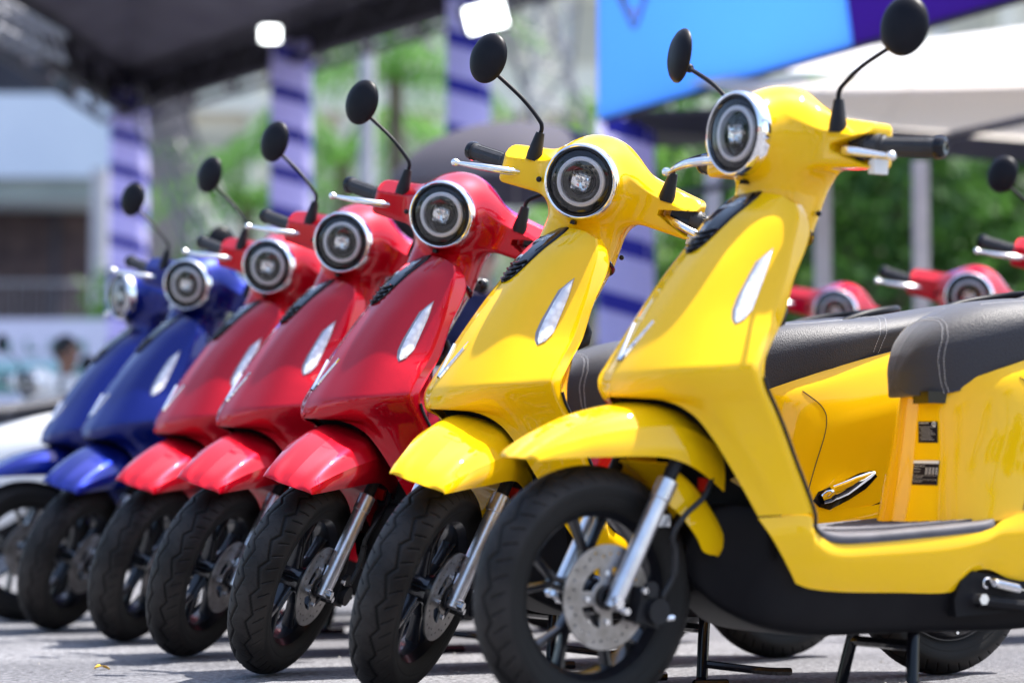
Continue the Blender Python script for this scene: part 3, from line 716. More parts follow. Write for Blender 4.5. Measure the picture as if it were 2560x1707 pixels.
    A = cr1(G[:4], 5); B = cr1(G[3:], 3)[1:]; FG = np.swapaxes(np.concatenate([A, B]), 0, 1)
    part(MB().shell(FG, .003, flip=True).mirror(), 'front_fender', Y, 's', angle=22)
    MF = []
    for a, w_, rr_ in ((62, .070, .258), (50, .076, .258), (40, .080, .259), (30, .083, .262), (22, .084, .265), (17, .074, .268), (15, .055, .269)):
        x = HUB[0] + rr_ * math.cos(R(a)); z = HUB[2] + rr_ * math.sin(R(a)); dx, dz = -math.cos(R(a)), -math.sin(R(a))
        MF.append([(x, 0, z), (x, -w_ * .7, z), (x + dx * .006, -w_, z + dz * .006), (x + dx * .062 * (1 if a > 20 else .5), -w_ - .008, z + dz * .062 * (1 if a > 20 else .5))])
    part(MB().shell(cr2(MF, 3, 3), .0025).mirror(), 'rear_mudguard', Y, 's', angle=60)
    part(MB().box((.155, -.075, .415), (.006, .010, .012)), 'reflector', M['red_reflector'], 's', smooth=False)
    # headlight cowl
    def sdf(X, Yy, Z):
        ay = np.abs(Yy)
        # barrel: cylinder along x with round back
        rad = .0745 + .013 * np.clip((X - .28) / .08, 0, 1)
        zc_ = 1.044
        r = np.sqrt(Yy ** 2 + (Z - zc_) ** 2)
        q1 = r - rad; q2 = np.abs(X - .325) - .065
        barrel = np.minimum(np.maximum(q1, q2), 0) + np.sqrt(np.maximum(q1, 0) ** 2 + np.maximum(q2, 0) ** 2)
        back = (np.sqrt(((X - .370) / .092) ** 2 + (Yy / .096) ** 2 + ((Z - 1.047) / .090) ** 2) - 1) * .088
        b_ = smin(barrel, back, .02)
        t = np.clip((ay - .07) / .14, 0, 1)
        xc = .392 + .018 * t; zcn = 1.036 - .014 * t; hx = .047 - .009 * t; hz = .049 - .008 * t
        qx = np.abs(X - xc) - hx + .012; qz = np.abs(Z - zcn + .25 * (X - xc) * 0) - hz + .012; qy = ay - .218 + .012
        arm = np.sqrt(np.maximum(qx, 0) ** 2 + np.maximum(qz, 0) ** 2 + np.maximum(qy, 0) ** 2) + np.minimum(np.maximum(np.maximum(qx, qz), qy), 0) - .012
        # bevel the upper front edge into a facet
        fac = ((-(X - xc) * .62 + (Z - zcn) * .78) - (.048 - .014 * t))
        arm = np.maximum(arm, fac * .95)
        f = smin(b_, arm, .040)
        # neck along steering axis
        h_ = (Z - .86); cx_ = .333 + h_ * .37
        hh = np.clip(h_ / .13, -.3, 1.3)
        ex = .065 + .015 * hh; ey = .084 - .006 * hh
        nk_ = ((np.abs((X - cx_ - .012) / ex) ** 2.6 + np.abs(Yy / ey) ** 2.6) ** (1 / 2.6) - 1) * .056
        nk_ = np.maximum(nk_, np.maximum(.866 - Z, Z - 1.02))
        f = smin(f, nk_, .035)
        # lever notches
        u = (-Yy - .145) / .06
        nz0 = 1.015 - .026 * u; nz1 = 1.026 + .014 * u
        nt_ = np.maximum(np.maximum(nz0 - Z, Z - nz1), np.maximum(.145 + Yy, X - (.400)))
        f = np.maximum(f, -nt_)
        # flat front for the ring
        f = np.maximum(f, .273 - X)
        return f
    V, F = surface_nets(sdf, (.26, -.235, .84), (.50, .235, 1.16), .0033)
    cw = part(MB().add(V, F.tolist()), 'headlight_cowl', Y, 's', angle=40)
    for s in (-1,): part(MB().box((.408, s * .188, 1.018), (.022, .024, .022)), 'notch_liner', M['gloss_black'], 's', parent=cw, smooth=False)
    for s in (1,): part(MB().ball((.346, s * .118, 1.014), .0062, 10, 6, (.6, 1, 1)), 'screw_hole', M['gloss_black'], 's', parent=cw)
    part(MB().ball((.392, -.086, .905), .0055, 10, 6), 'screw_hole', M['gloss_black'], 's', parent=cw)
    part(MB().box((.288, 0, .958), (.008, .005, .004)), 'latch', M['gloss_black'], 's', parent=cw, smooth=False)
    part(MB().box((.412, -.216, .985), (.016, .008, .013)), 'tag_label', M['print_white'], 's', parent=cw, smooth=False)
    # headlight: ring, bowl, guide ring, projector, glass
    HC = (.255, 0, 1.044); A_ = (-1, 0, 0)
    hl = part(MB().lathe([(.0765, -.026), (.0775, -.016), (.0770, -.006), (.0750, .0000), (.0722, .0012), (.0682, -.001), (.0660, -.008), (.065, -.018)], HC, A_, 96), 'headlight', M['chrome'], 's', angle=50)
    part(MB().lathe([(.0655, -.004), (.062, -.009), (.055, -.014), (.047, -.015), (.036, -.017), (.028, -.0165), (0, -.0165)], HC, A_, 64), 'bowl', M['dark_lens'], 's', parent=hl)
    part(MB().lathe([(.0510, -.013), (.0505, -.006), (.0470, -.0035), (.0425, -.005), (.0415, -.010), (.0415, -.0165)], HC, A_, 72), 'light_ring', M['drl_ring'], 's', parent=hl)
    part(MB().lathe([(.0295, -.017), (.0285, -.011), (.0275, -.011), (.0265, -.015)], HC, A_, 48), 'lens_bezel', M['rim'], 's', parent=hl)
    # rounded rectangular lens unit with a faceted bright reflector behind a clear block
    rr_ = random.Random(3); V = []; F = []; nx, nz = 7, 6
    for i in range(nx + 1):
        for k in range(nz + 1):
            yy = (i / nx - .5) * .040; zz2 = (k / nz - .5) * .034; e_ = max(abs(i / nx - .5), abs(k / nz - .5)) * 2
            V.append((HC[0] + .0125 - .006 * e_ ** 2 + rr_.uniform(-.0016, .0016), yy * (1 - .12 * (k / nz < .3)), HC[2] - .001 + zz2))
    for i in range(nx):
        for k in range(nz):
            a = i * (nz + 1) + k; F.append((a, a + 1, a + nz + 2, a + nz + 1))
    part(MB().add(V, F), 'reflector', M['reflector'], 's', parent=hl, smooth=False)
    for a, b_ in ((-.009, .004), (0, .004), (.009, .004)): part(MB().ball((HC[0] + .006, a, HC[2] + b_), .0032, 8, 6), 'led_chip', M['lamp_lens'], 's', parent=hl)
    part(MB().lathe([(.0262, -.013), (.024, -.008), (.018, -.0045), (.010, -.003), (.0, -.0025)], HC, A_, 40), 'projector_lens', M['glass'], 's', parent=hl)
    part(MB().lathe([(.0665, -.004), (.062, -.0005), (.049, .004), (.033, .007), (.017, .0086), (0, .009)], HC, A_, 64), 'glass_cover', M['glass'], 's', parent=hl)
    part(MB().lathe([(.0680, -.002), (.0690, .0012), (.0668, .002), (.0655, -.001)], HC, A_, 72), 'gasket', M['cable'], 's', parent=hl)
    # grips, levers
    for s in (-1, 1):
        a = np.array([.403, s * .198, 1.022]); e = np.array([.463, s * .330, 1.017]); d = (e - a) / np.linalg.norm(e - a)
        Lg = np.linalg.norm(e - a)
        gp = part(MB().tube([a, a + d * .022, a + d * .024, a + d * .03, a + d * .034, e - d * .022, e - d * .020, e - d * .016], [.0225, .0225, .020, .020, .0168, .0168, .019, .019], 20), 'grip', M['rubber'], 's', angle=30)
        u, v, _ = frame(d); mb = MB()
        for k in range(12):
            an = 2 * math.pi * k / 12; q = u * math.cos(an) + v * math.sin(an)
            mb.tube([a + d * .04 + q * .0166, e - d * .03 + q * .0166], .0013, 5)
        for k in range(24):
            an = 2 * math.pi * k / 24; q = u * math.cos(an) + v * math.sin(an)
            mb.tube([a + d * .025 + q * .0202, a + d * .031 + q * .0202], .0011, 4)
        part(mb, 'grip_ribs', M['rubber'], 's', parent=gp)
        part(MB().lathe([(.0195, 0), (.0205, .006), (.019, .014), (.012, .019), (.006, .018), (.005, .012), (0, .012)], e - d * .018, d, 24), 'end_cap', M['gloss_black'], 's', parent=gp)
        lv = smooth_path([(.382, s * .160, 1.014), (.352, s * .195, 1.010), (.338, s * .228, 1.006), (.342, s * .262, 1.001), (.350, s * .290, .997), (.352, s * .306, .995)], 5)
        n = len(lv); rs = np.interp(np.arange(n), [0, 5, 12, 19, 23, n - 1], [.0065, .0085, .0075, .0052, .0045, .0075])
        G = MB().tube(lv, rs, 12); G.ball((.352, s * .311, .9945), .0085, 14, 10)
        part(G, 'brake_lever', M['lever'], 's', angle=60)
    # mirrors
    for s, role in ((-1, 'ml'), (1, 'mr')):
        B_ = np.array([.372, s * .151, 1.060])
        stp = smooth_path([B_ + (0, 0, .038), B_ + (0, 0, .056), B_ + (0, s * .012, .071), B_ + (.002, s * .060, .102), B_ + (.010, s * .136, .136)], 5)
        hc = B_ + np.array((.000, s * .158, .162))
        be = R(-15 if s > 0 else 20)
        nrm = np.array((-math.cos(be), -math.sin(be), .10)); nrm /= np.linalg.norm(nrm)
        prof = [(0, .015), (.012, .0148), (.025, .0132), (.037, .0095), (.046, .004), (.0505, -.002), (.0505, -.006), (.048, -.008)]
        mr = part(MB().lathe(prof, hc, nrm, 40, (.90, 1.06)), 'mirror', M['mirror_black'], role, angle=45)
        part(MB().lathe([(.0485, -.0075), (.0, -.0055)], hc, nrm, 40, (.90, 1.06)), 'mirror_glass', M['mirror_glass'], role, parent=mr)
        part(MB().tube(stp, .0046, 10).ball(stp[-1], .009, 12, 8), 'mirror_stem', M['mirror_black'], role, parent=mr)
        part(MB().lathe([(.0160, -.014), (.0160, .002), (.0152, .006), (.0100, .040), (.0088, .045), (0, .045)], B_, (0, 0, 1), 20), 'boot', M['black_plastic'], role, parent=mr, angle=35)
    return root

SC0 = make_scooter()
ROLE = {}
def mirror_fold(side, phi):
    B_ = Vector((.372, side * .151, 1.060)); return Matrix.Translation(B_) @ Matrix.Rotation(R(phi), 4, 'Z') @ Matrix.Translation(-B_)
def copy_tree(o, parent=None, skip=()):
    c = o.copy(); col.objects.link(c); c.parent = parent
    for ch in o.children:
        if ch.get('role') in skip: continue
        copy_tree(ch, c, skip)
    return c
def place(o, x, y, head, st, color, foldl, foldr, label, group):
    o.location = (x, y, 0); o.rotation_euler = (0, 0, R(head))
    S = steer(st)
    dz = 0
    for ch in o.children:
        r = ch.get('role', 'b')
        if r == 's': ch.matrix_local = S
        elif r == 'ml': ch.matrix_local = S @ mirror_fold(-1, foldl)
        elif r == 'mr': ch.matrix_local = S @ mirror_fold(1, foldr)
        for q in [ch] + list(ch.children):
            if q.get('paint'):
                q.material_slots[0].link = 'OBJECT'; q.material_slots[0].material = M[color]
    tag(o, label, 'scooter', group)
G1 = 'scooters parked in the front row'
G2 = 'red scooters parked in the second row'
ROW = [
 (.159, 4.23, 27, 8.8, 'yellow', 0, 0, (), 'nearest yellow scooter on the right, facing left with its front wheel straight', G1),
 (-.176, 4.809, 27, 47, 'yellow', 0, 0, (), 'yellow scooter between the nearest yellow one and the red ones', G1),
 (-.475, 5.374, 27, 47, 'red', 0, 0, (), 'red scooter parked directly beside the second yellow scooter', G1),
 (-.737, 5.970, 27, 47, 'red', 0, 0, (), 'middle one of the three red scooters in the front row', G1),
 (-.985, 6.60, 27, 47, 'red', 0, 0, (), 'red scooter parked directly beside the blue scooters', G1),
 (-1.286, 7.17, 27, 47, 'blue', 0, 0, (), 'blue scooter beside the red ones with its handlebar turned to the camera', G1),
 (-1.512, 7.72, 27, 6, 'blue', 60, 60, ('mr',), 'last blue scooter at the left end of the row, front wheel straight', G1),
 (.795, 8.20, 27, 47, 'red', 0, 0, ('ml', 'mr'), 'red scooter without mirrors, lower of the two whole headlights seen over the black seat', G2),
 (1.13, 7.58, 27, 47, 'red', 0, 0, ('ml', 'mr'), 'red scooter without mirrors, its headlight above the rear of the black seat', G2),
 (1.27, 6.62, 27, 47, 'red', 0, 0, (), 'red scooter at the right edge with a round black mirror', G2),
 (.46, 8.82, 27, 47, 'red', 0, 0, ('ml', 'mr'), 'red scooter mostly hidden behind the front apron of the nearest yellow one', G2),
]
protos = []
for i, (x, y, hd, st, cl, fl_, fr_, skip, lab, grp) in enumerate(ROW):
    o = SC0 if i == 0 else copy_tree(SC0, None, skip)
    protos.append((o, x, y, hd, st, cl, fl_, fr_, lab, grp))
o = copy_tree(SC0, None, ('ml', 'mr')); protos.append((o, -3.0, 9.5, 22, 0, 'white', 0, 0, 'white scooter behind the blue ones at the left edge, grey seat showing', None))
o = copy_tree(SC0, None, ()); protos.append((o, -3.02, 13.6, 35, 30, 'white', 0, 0, 'far white scooter standing in front of the person with black hair', None))
vr = random.Random(21)
for k, p in enumerate(protos):
    p = list(p)
    if 0 < k:
        p[3] += vr.uniform(-.8, .8); p[4] += vr.uniform(-1.5, 1.5); p[6] += vr.uniform(-7, 7); p[7] += vr.uniform(-6, 6)
    place(p[0], *p[1:])

# ------------------------------------------------------------------ setting
mb = MB(); mb.add([(-150, -60, 0), (150, -60, 0), (150, 240, 0), (-150, 240, 0)], [(0, 1, 2, 3)])
tag(mb.build('ground', M['ground'], smooth=False), kind='structure')
def wmat(name, c1, c2, sc_=3, rough=.8, **k): return noisy(mat(name, c1, rough), c1, c2, sc_, **k)
def fabric(name, c, tr=.5):
    m = mat(name, c, .8); b = m.node_tree.nodes['Principled BSDF']; t = nd(m, 'ShaderNodeBsdfTranslucent'); t.inputs[0].default_value = (*c, 1)
    mx = nd(m, 'ShaderNodeMixShader'); mx.inputs[0].default_value = tr
    lk(m, b.outputs[0], mx.inputs[1]); lk(m, t.outputs[0], mx.inputs[2]); lk(m, mx.outputs[0], m.node_tree.nodes['Material Output'].inputs[0]); return m
M['louvre'] = wmat('pale_shutter', (.50, .46, .36), (.60, .56, .44), 2)
M['lav'] = fabric('lavender_fabric', (.72, .68, .98), .5)
M['ribbon'] = fabric('dark_blue_ribbon', (.03, .03, .34), .15)
M['truss'] = mat('truss_metal', (.24, .24, .26), .6, .1)
M['truss_dark'] = mat('dark_truss', (.05, .045, .06), .5, .4)
M['tent_under'] = wmat('tent_lining', (.12, .11, .14), (.17, .16, .19), 1.5)
M['white_fab'] = fabric('white_canvas', (.82, .80, .78), .45)
M['beige_fab'] = fabric('shade_canvas', (.84, .81, .77), .65)
M['dark_fab'] = wmat('dark_canvas', (.022, .02, .028), (.04, .036, .045), 2)
M['cream'] = wmat('cream_wall', (.82, .77, .62), (.88, .83, .70), .6)
M['bwhite'] = wmat('grey_white_wall', (.58, .64, .76), (.66, .71, .82), .8)
M['lint'] = wmat('grey_green_wall', (.22, .25, .24), (.28, .31, .29), 1)
M['brown'] = wmat('brown_shutter', (.05, .032, .035), (.10, .065, .06), 2)
M['dark_in'] = mat('dark_interior', (.03, .028, .04), .6)
M['window'] = mat('window_glass', (.03, .035, .04), .08)
M['grey_post'] = wmat('grey_post_paint', (.42, .40, .43), (.52, .50, .53), 4)
M['board_blue'] = fabric('blue_print', (.24, .54, 1.0), .6)
M['board_purple'] = fabric('purple_print', (.10, .015, .36), .5)
M['logo_grey'] = mat('grey_print', (.16, .19, .30), .6)
M['banner_white'] = wmat('banner_white', (.60, .60, .76), (.66, .66, .82), 1)
M['teal'] = mat('teal_print', (.01, .16, .12), .5)
M['teal_light'] = mat('pale_teal_print', (.30, .55, .60), .5)
M['umb'] = fabric('grey_umbrella_cloth', (.085, .078, .10), .3)
M['skin'] = mat('skin', (.30, .15, .10), .5)
M['skin2'] = mat('pale_skin', (.55, .33, .26), .5)
M['hair'] = mat('black_hair', (.008, .007, .008), .45)
M['navy'] = wmat('navy_cloth', (.010, .012, .06), (.02, .022, .09), 12)
M['tshirt'] = wmat('white_cloth', (.6, .6, .62), (.7, .7, .72), 12)
M['trouser'] = wmat('dark_cloth', (.02, .02, .025), (.04, .04, .045), 12)
M['bark'] = wmat('bark', (.10, .075, .055), (.18, .14, .10), 6)
def leafmat(name, c1, c2):
    m = mat(name, c1, .55); b = m.node_tree.nodes['Principled BSDF']
    gi = nd(m, 'ShaderNodeTexCoord'); n = nd(m, 'ShaderNodeTexNoise'); n.inputs['Scale'].default_value = .8; lk(m, gi.outputs['Object'], n.inputs['Vector'])
    r = nd(m, 'ShaderNodeValToRGB'); r.color_ramp.elements[0].color = (*c1, 1); r.color_ramp.elements[1].color = (*c2, 1); r.color_ramp.elements[0].position = .4; r.color_ramp.elements[1].position = .62
    lk(m, n.outputs['Fac'], r.inputs[0]); lk(m, r.outputs[0], b.inputs['Base Color'])
    t = nd(m, 'ShaderNodeBsdfTranslucent'); lk(m, r.outputs[0], t.inputs[0]); mx = nd(m, 'ShaderNodeMixShader'); mx.inputs[0].default_value = .5
    lk(m, b.outputs[0], mx.inputs[1]); lk(m, t.outputs[0], mx.inputs[2]); lk(m, mx.outputs[0], m.node_tree.nodes['Material Output'].inputs[0]); return m
M['leaf_a'] = leafmat('leaf_green', (.12, .25, .03), (.22, .44, .06))
M['leaf_b'] = leafmat('leaf_dark', (.035, .095, .02), (.08, .20, .035))
M['leaf_c'] = leafmat('leaf_palm', (.08, .24, .03), (.18, .42, .06))
M['lamp_glow'] = mat('led_face', (1, 1, 1), .5, emit=(.95, 1, 1), es=4)
def at(u, v, d):      # a point at ground-plane distance d seen at photograph pixel (2352 wide)
    return ((u - 1176) / 5553 * d, d, .385 + (1152 - v) / 5553 * d)
# --- lattice trusses
def lattice(name, p, q, w_, mt, label, cat, group=None, n=10, r=.018):
    p = np.array(p, float); q = np.array(q, float); root = empty(name, tuple(p)); u, v, d = frame(q - p); L = np.linalg.norm(q - p)
    cs = [(-1, -1), (1, -1), (1, 1), (-1, 1)]
    me = None
    for a, b_ in cs:
        o_ = (u * a + v * b_) * w_ / 2
        MB().tube([o_, o_ + d * L], r, 6).build('chord', mt, root)
    for k in range(n):
        for i in range(4):
            a = cs[i]; c_ = cs[(i + 1) % 4]
            A = (u * a[0] + v * a[1]) * w_ / 2 + d * L * k / n; B = (u * c_[0] + v * c_[1]) * w_ / 2 + d * L * (k + 1) / n
            MB().tube([A, B], r * .7, 4, cap=False).build('brace', mt, root, smooth=False)
    tag(root, label, cat, group); return root
# --- wrapped columns
def wrapped_column(x, y, w_, h, label):
    root = empty('wrapped_column', (x, y, 0))
    h2 = w_ / 2; c_ = w_ * .12
    per = [(-h2 + c_, -h2), (h2 - c_, -h2), (h2, -h2 + c_), (h2, h2 - c_), (h2 - c_, h2), (-h2 + c_, h2), (-h2, h2 - c_), (-h2, -h2 + c_)]
    MB().grid([[(a, b_, z) for a, b_ in per] for z in np.linspace(0, h, 12)], cv=True).build('fabric_sleeve', M['lav'], root, angle=80)
    P = np.array(per + per[:1]); dl = np.concatenate([[0], np.cumsum(np.linalg.norm(np.diff(P, axis=0), axis=1))])
    pitch = .355 ; T = int(h / pitch); G = []; off = .006
    for k in range(T * 32):
        s_ = (k / 32) % 1 * dl[-1]; a = np.interp(s_, dl, P[:, 0]); b_ = np.interp(s_, dl, P[:, 1]); z = h - k / 32 * pitch - .02
        nrm = np.array([a, b_]); nrm = nrm / np.linalg.norm(nrm)
        if z < .12: break
        G.append([(a + nrm[0] * off, b_ + nrm[1] * off, z), (a + nrm[0] * off, b_ + nrm[1] * off, z - .115)])
    MB().grid(G).build('spiral_ribbon', M['ribbon'], root)
    tag(root, label, 'column', 'columns wrapped in lavender fabric')
wrapped_column(*at(290, 0, 24)[:2], .345, 4.45, 'leftmost lavender column with dark blue spiral ribbon, under the tent corner')
wrapped_column(*at(665, 0, 21.2)[:2], .345, 4.40, 'lavender spiral column directly below the round floodlight')
wrapped_column(*at(1075, 0, 18.2)[:2], .33, 5.0, 'lavender spiral column behind the rectangular floodlight')
wrapped_column(*at(1438, 0, 14.6)[:2], .335, 2.72, 'lavender spiral column between the two yellow scooters, below the blue board')
# --- stage tent, upper left
t = empty('stage_tent', (-3.9, 24, 0))
def rel(p): return (p[0] + 3.9, p[1] - 24, p[2])
c0 = (-3.95, 24.2, 4.55); c1 = (.25, 18.2, 4.62); c2 = (-4.6, 17.0, 4.62); c3 = (-.6, 12.5, 5.4)
ap_ = (-2.6, 17.8, 6.0)
for a, b_ in ((c0, c1), (c1, c3), (c3, c2), (c2, c0)):
    G = [[np.array(rel(a)) * (1 - f) + np.array(rel(b_)) * f for f in np.linspace(0, 1, 6)], [np.array(rel(a)) * (1 - f) * .5 + np.array(rel(b_)) * f * .5 + np.array(rel(ap_)) * .5 + np.array((0, 0, -.12)) for f in np.linspace(0, 1, 6)], [np.array(rel(ap_))] * 6]
    MB().shell(G, .01).build('roof_panel', M['tent_under'], t)
for a, b_ in ((c0, c1), (c0, c2)):
    A = np.array(rel(a)); B = np.array(rel(b_)); u, v, d = frame(B - A); L = np.linalg.norm(B - A)
    for zz in (0, -.36):
        for k in (-1, 1): MB().tube([A + v * .0 + u * k * .16 + (0, 0, zz), B + u * k * .16 + (0, 0, zz)], .035, 6).build('truss_chord', M['truss_dark'], t)
    n = 18
    for k in range(n):
        for e in (-1, 1):
            p_ = A + d * L * k / n + u * e * .16; q_ = A + d * L * (k + 1) / n + u * e * .16
            lo_, hi_ = ((0, 0, -.36), (0, 0, 0)) if k % 2 else ((0, 0, 0), (0, 0, -.36))
            MB().tube([p_ + lo_, q_ + hi_], .022, 5).build('truss_brace', M['truss_dark'], t)
    MB().box((A + B) / 2 + np.array((0, 0, -.16)), (.02, L / 2, .17), Matrix.Rotation(math.atan2(-(B - A)[0], (B - A)[1]), 4, 'Z')).build('valance', M['dark_fab'], t, smooth=False)
tag(t, 'dark grey stage tent roof with black trusses in the upper left', 'tent')
lattice('lattice_truss', at(350, 235, 23), at(520, 640, 21), .34, M['truss'], 'grey lattice truss leaning down beside the leftmost lavender column', 'truss', n=9)
lattice('lattice_truss', at(1180, -60, 19), at(1330, 420, 19), .38, M['truss'], 'grey lattice truss leaning beside the rectangular floodlight', 'truss', n=6, r=.013)
lattice('lattice_truss', at(1290, -60, 20), at(1240, 420, 20), .34, M['truss'], 'upright grey lattice truss left of the blue board', 'truss', n=6, r=.013)
lattice('lattice_truss', at(-60, 20, 13), at(110, 110, 15), .16, M['truss'], 'bright metal lattice piece in the top left corner', 'truss', n=6)
# --- floodlights
def floodlight(u, v, d, w_, h_, rz, tilt, label):
    root = empty('floodlight', at(u, v, d)); root.rotation_euler = (tilt, 0, rz)
    MB().box((0, .05, 0), (w_ / 2 + .03, .05, h_ / 2 + .03)).build('housing', M['truss_dark'], root, smooth=False)
    MB().box((0, -.006, 0), (w_ / 2, .004, h_ / 2)).build('led_panel', M['lamp_glow'], root, smooth=False)
    MB().tube([(-w_ / 2 - .04, .05, 0), (-w_ / 2 - .04, .05, h_ / 2 + .12), (w_ / 2 + .04, .05, h_ / 2 + .12), (w_ / 2 + .04, .05, 0)], .012, 6).build('yoke', M['truss'], root)
    tag(root, label, 'floodlight', 'lit floodlights hanging from the tent trusses')
floodlight(615, 76, 20.5, .15, .12, 0, R(12), 'small round-looking lit floodlight at the edge of the dark tent')
floodlight(1115, 36, 17.0, .27, .17, 0, 0, 'large rectangular lit floodlight above the second black mirror')
bpy.data.objects['floodlight.001'].rotation_euler = (R(10), R(-14), 0)
# --- blue and purple event board
bd = empty('event_board', (.466, 13, 0))
dirb = np.array([1.054, -2.1, 0]); dirb /= np.linalg.norm(dirb); nb = np.array([dirb[1], -dirb[0], 0])
def bp_(s_, z, o=0): return dirb * s_ + nb * -o + np.array((0, 0, z))
def plate(P, th): 
    m_ = MB(); n = len(P); A = [bp_(s_, z, 0) for s_, z in P]; B = [bp_(s_, z, th) for s_, z in P]
    m_.add(A + B, [tuple(range(n)), tuple(range(2 * n - 1, n - 1, -1))] + [(i, n + i, n + (i + 1) % n, (i + 1) % n) for i in range(n)]); return m_
plate([(0, 2.44), (2.40, 2.44), (2.10, 3.9), (0, 3.9)], .04).build('blue_panel', M['board_blue'], bd, smooth=False)
plate([(2.405, 2.44), (4.6, 2.44), (4.6, 3.9), (2.105, 3.9)], .04).build('purple_panel', M['board_purple'], bd, smooth=False)
mbx = MB(); mbx.box((0, 0, 0), (.5, .5, .5)); 
for (sa, sb_) in ((0, 4.6),):
    A = bp_(sa, 2.40, .02); B = bp_(sb_, 2.40, .02); MB().tube([A + np.array((0, 0, .03)), B + np.array((0, 0, .03))], .016, 6).build('lower_rail', M['truss_dark'], bd)
    MB().tube([bp_(sa, 2.0, .3), bp_(sb_, 2.0, .3)], .02, 6).build('back_rail', M['truss_dark'], bd)
# grey V mark on the board
sg = []
for e in (-1, 1):
    a0 = np.array((.42 + e * .17, 3.0)); a1 = np.array((.42 + e * .012, 2.80)); sg.append([(a0[0] - .045, 3.02), (a0[0] + .045, 3.02), (a1[0] + .02, 2.79), (a1[0] - .02, 2.79)])
for P in sg:
    MB().add([bp_(s_, z + .07, -.008) for s_, z in P], [(0, 1, 2, 3)]).build('v_mark', M['logo_grey'], bd, smooth=False)
MB().add([bp_(.42 + dx, 2.95 + dz, -.012) for dx, dz in ((-.02, 0), (0, -.03), (.02, 0), (0, .03))], [(0, 1, 2, 3)]).build('red_dot', M['red_reflector'], bd, smooth=False)
for s_ in (4.3, 4.55): MB().tube([bp_(s_, 0, .15), bp_(s_, 3.9, .15)], .035, 6).build('support_post', M['truss_dark'], bd)
tag(bd, 'sky blue event board with a slanted purple section, upper right', 'board')
# --- market canopies, right
def sheet(name, P, m, parent, th=.01, sag=.0):
    P = [np.array(p) for p in P]; n = 8; G = []
    for i in range(n + 1):
        row = []
        for j in range(n + 1):
            a, b_ = i / n, j / n
            p = P[0] * (1 - a) * (1 - b_) + P[1] * a * (1 - b_) + P[2] * a * b_ + P[3] * (1 - a) * b_
            p = p + np.array((0, 0, -sag * math.sin(math.pi * a) * math.sin(math.pi * b_))); row.append(p)
        G.append(row)
    return MB().shell(G, th).build(name, m, parent)
cn = empty('market_canopy', (2.2, 12, 0))
def rc(u, v, d): p = at(u, v, d); return (p[0] - 2.2, p[1] - 12, p[2])
sheet('roof_slope', [rc(1775, 160, 11.6), rc(2700, 190, 10.3), rc(2700, 15, 12.3), rc(1795, 134, 12.8)], M['white_fab'], cn, sag=.02)
sheet('side_slope', [rc(1590, 190, 11.9), rc(1775, 160, 11.6), rc(1795, 134, 12.8), rc(1700, 158, 12.9)], M['beige_fab'], cn)
sheet('canopy_lining', [rc(1600, 186, 11.5), rc(2110, 172, 10.7), rc(2030, 292, 12.6), rc(1840, 250, 12.9)], M['beige_fab'], cn, sag=.01)
sheet('canopy_lining', [rc(2112, 172, 10.7), rc(2700, 180, 10.3), rc(2700, 350, 12.4), rc(2032, 292, 12.6)], M['beige_fab'], cn, sag=.01)
for u, v in ((2700, 180),): MB().tube([rc(u, v, 10.5), rc(u + 160, v + 130, 12.4)], .018, 6).build('rafter', M['truss_dark'], cn)
for u in (1640, 2120): 
    p = rc(u, 0, 13.2); MB().box((p[0], p[1], 1.12), (.04, .04, 1.12)).build('canopy_post', M['grey_post'], cn, smooth=False)
p = rc(1893, 0, 12.6); MB().box((p[0], p[1], 1.2), (.04, .04, 1.2)).build('canopy_post', M['grey_post'], cn, smooth=False)
tag(cn, 'white market canopy on grey posts behind the nearest headlight', 'canopy')
dk_ = empty('dark_backdrop', (2.4, 13.6, 0))  # black sheets stand in for the darkness under the canopy
def rd(u, v, d): p = at(u, v, d); return (p[0] - 2.4, p[1] - 13.6, p[2])
sheet('backdrop_front', [rd(1440, 262, 13.6), rd(2750, 215, 13.0), rd(2750, 415, 13.0), rd(1500, 300, 13.7)], M['dark_fab'], dk_)
sheet('backdrop_top', [rd(1440, 255, 13.6), rd(2750, 210, 13.0), rd(2750, 320, 17), rd(1440, 340, 17.5)], M['dark_fab'], dk_)
for u in (1730, 2450): p = rd(u, 0, 14.2); MB().box((p[0], p[1], 1.1), (.03, .03, 1.1)).build('backdrop_post', M['truss_dark'], dk_, smooth=False)
tag(dk_, 'black awning strip for the darkness below the white canopy', 'backdrop')
# --- grey umbrella
um = empty('umbrella', at(1185, 1152, 12)[:2] + (0,))
zt_, ze = 2.26, 1.92
G = []
for i, f in enumerate(np.linspace(0, 1, 8)):
    row = []
    for k in range(32):
        a = 2 * math.pi * k / 32; sc_ = 1 - .045 * (1 - abs(math.cos(a * 4))) * f
        r_ = .66 * math.sin(f * R(78)) / math.sin(R(78)) * sc_; row.append((r_ * math.cos(a), r_ * math.sin(a), ze + (zt_ - ze) * (math.cos(f * R(78)) - math.cos(R(78))) / (1 - math.cos(R(78)))))
    G.append(row)
MB().grid(G, cv=True).build('umbrella_cloth', M['umb'], um, angle=60)
MB().tube([(0, 0, 1.0), (0, 0, 2.33)], .008, 8).build('shaft', M['truss'], um)
MB().tube([(0, 0, .98), (0, 0, 1.10)], .014, 8).build('handle', M['dark_in'], um)
for k in range(8):
    a = 2 * math.pi * k / 8; MB().tube([(0, 0, 2.22), (.35 * math.cos(a), .35 * math.sin(a), 2.14), (.62 * math.cos(a), .62 * math.sin(a), 1.95)], .004, 4).build('rib', M['truss'], um)
tag(um, 'open dark grey umbrella behind the second yellow scooter', 'umbrella')
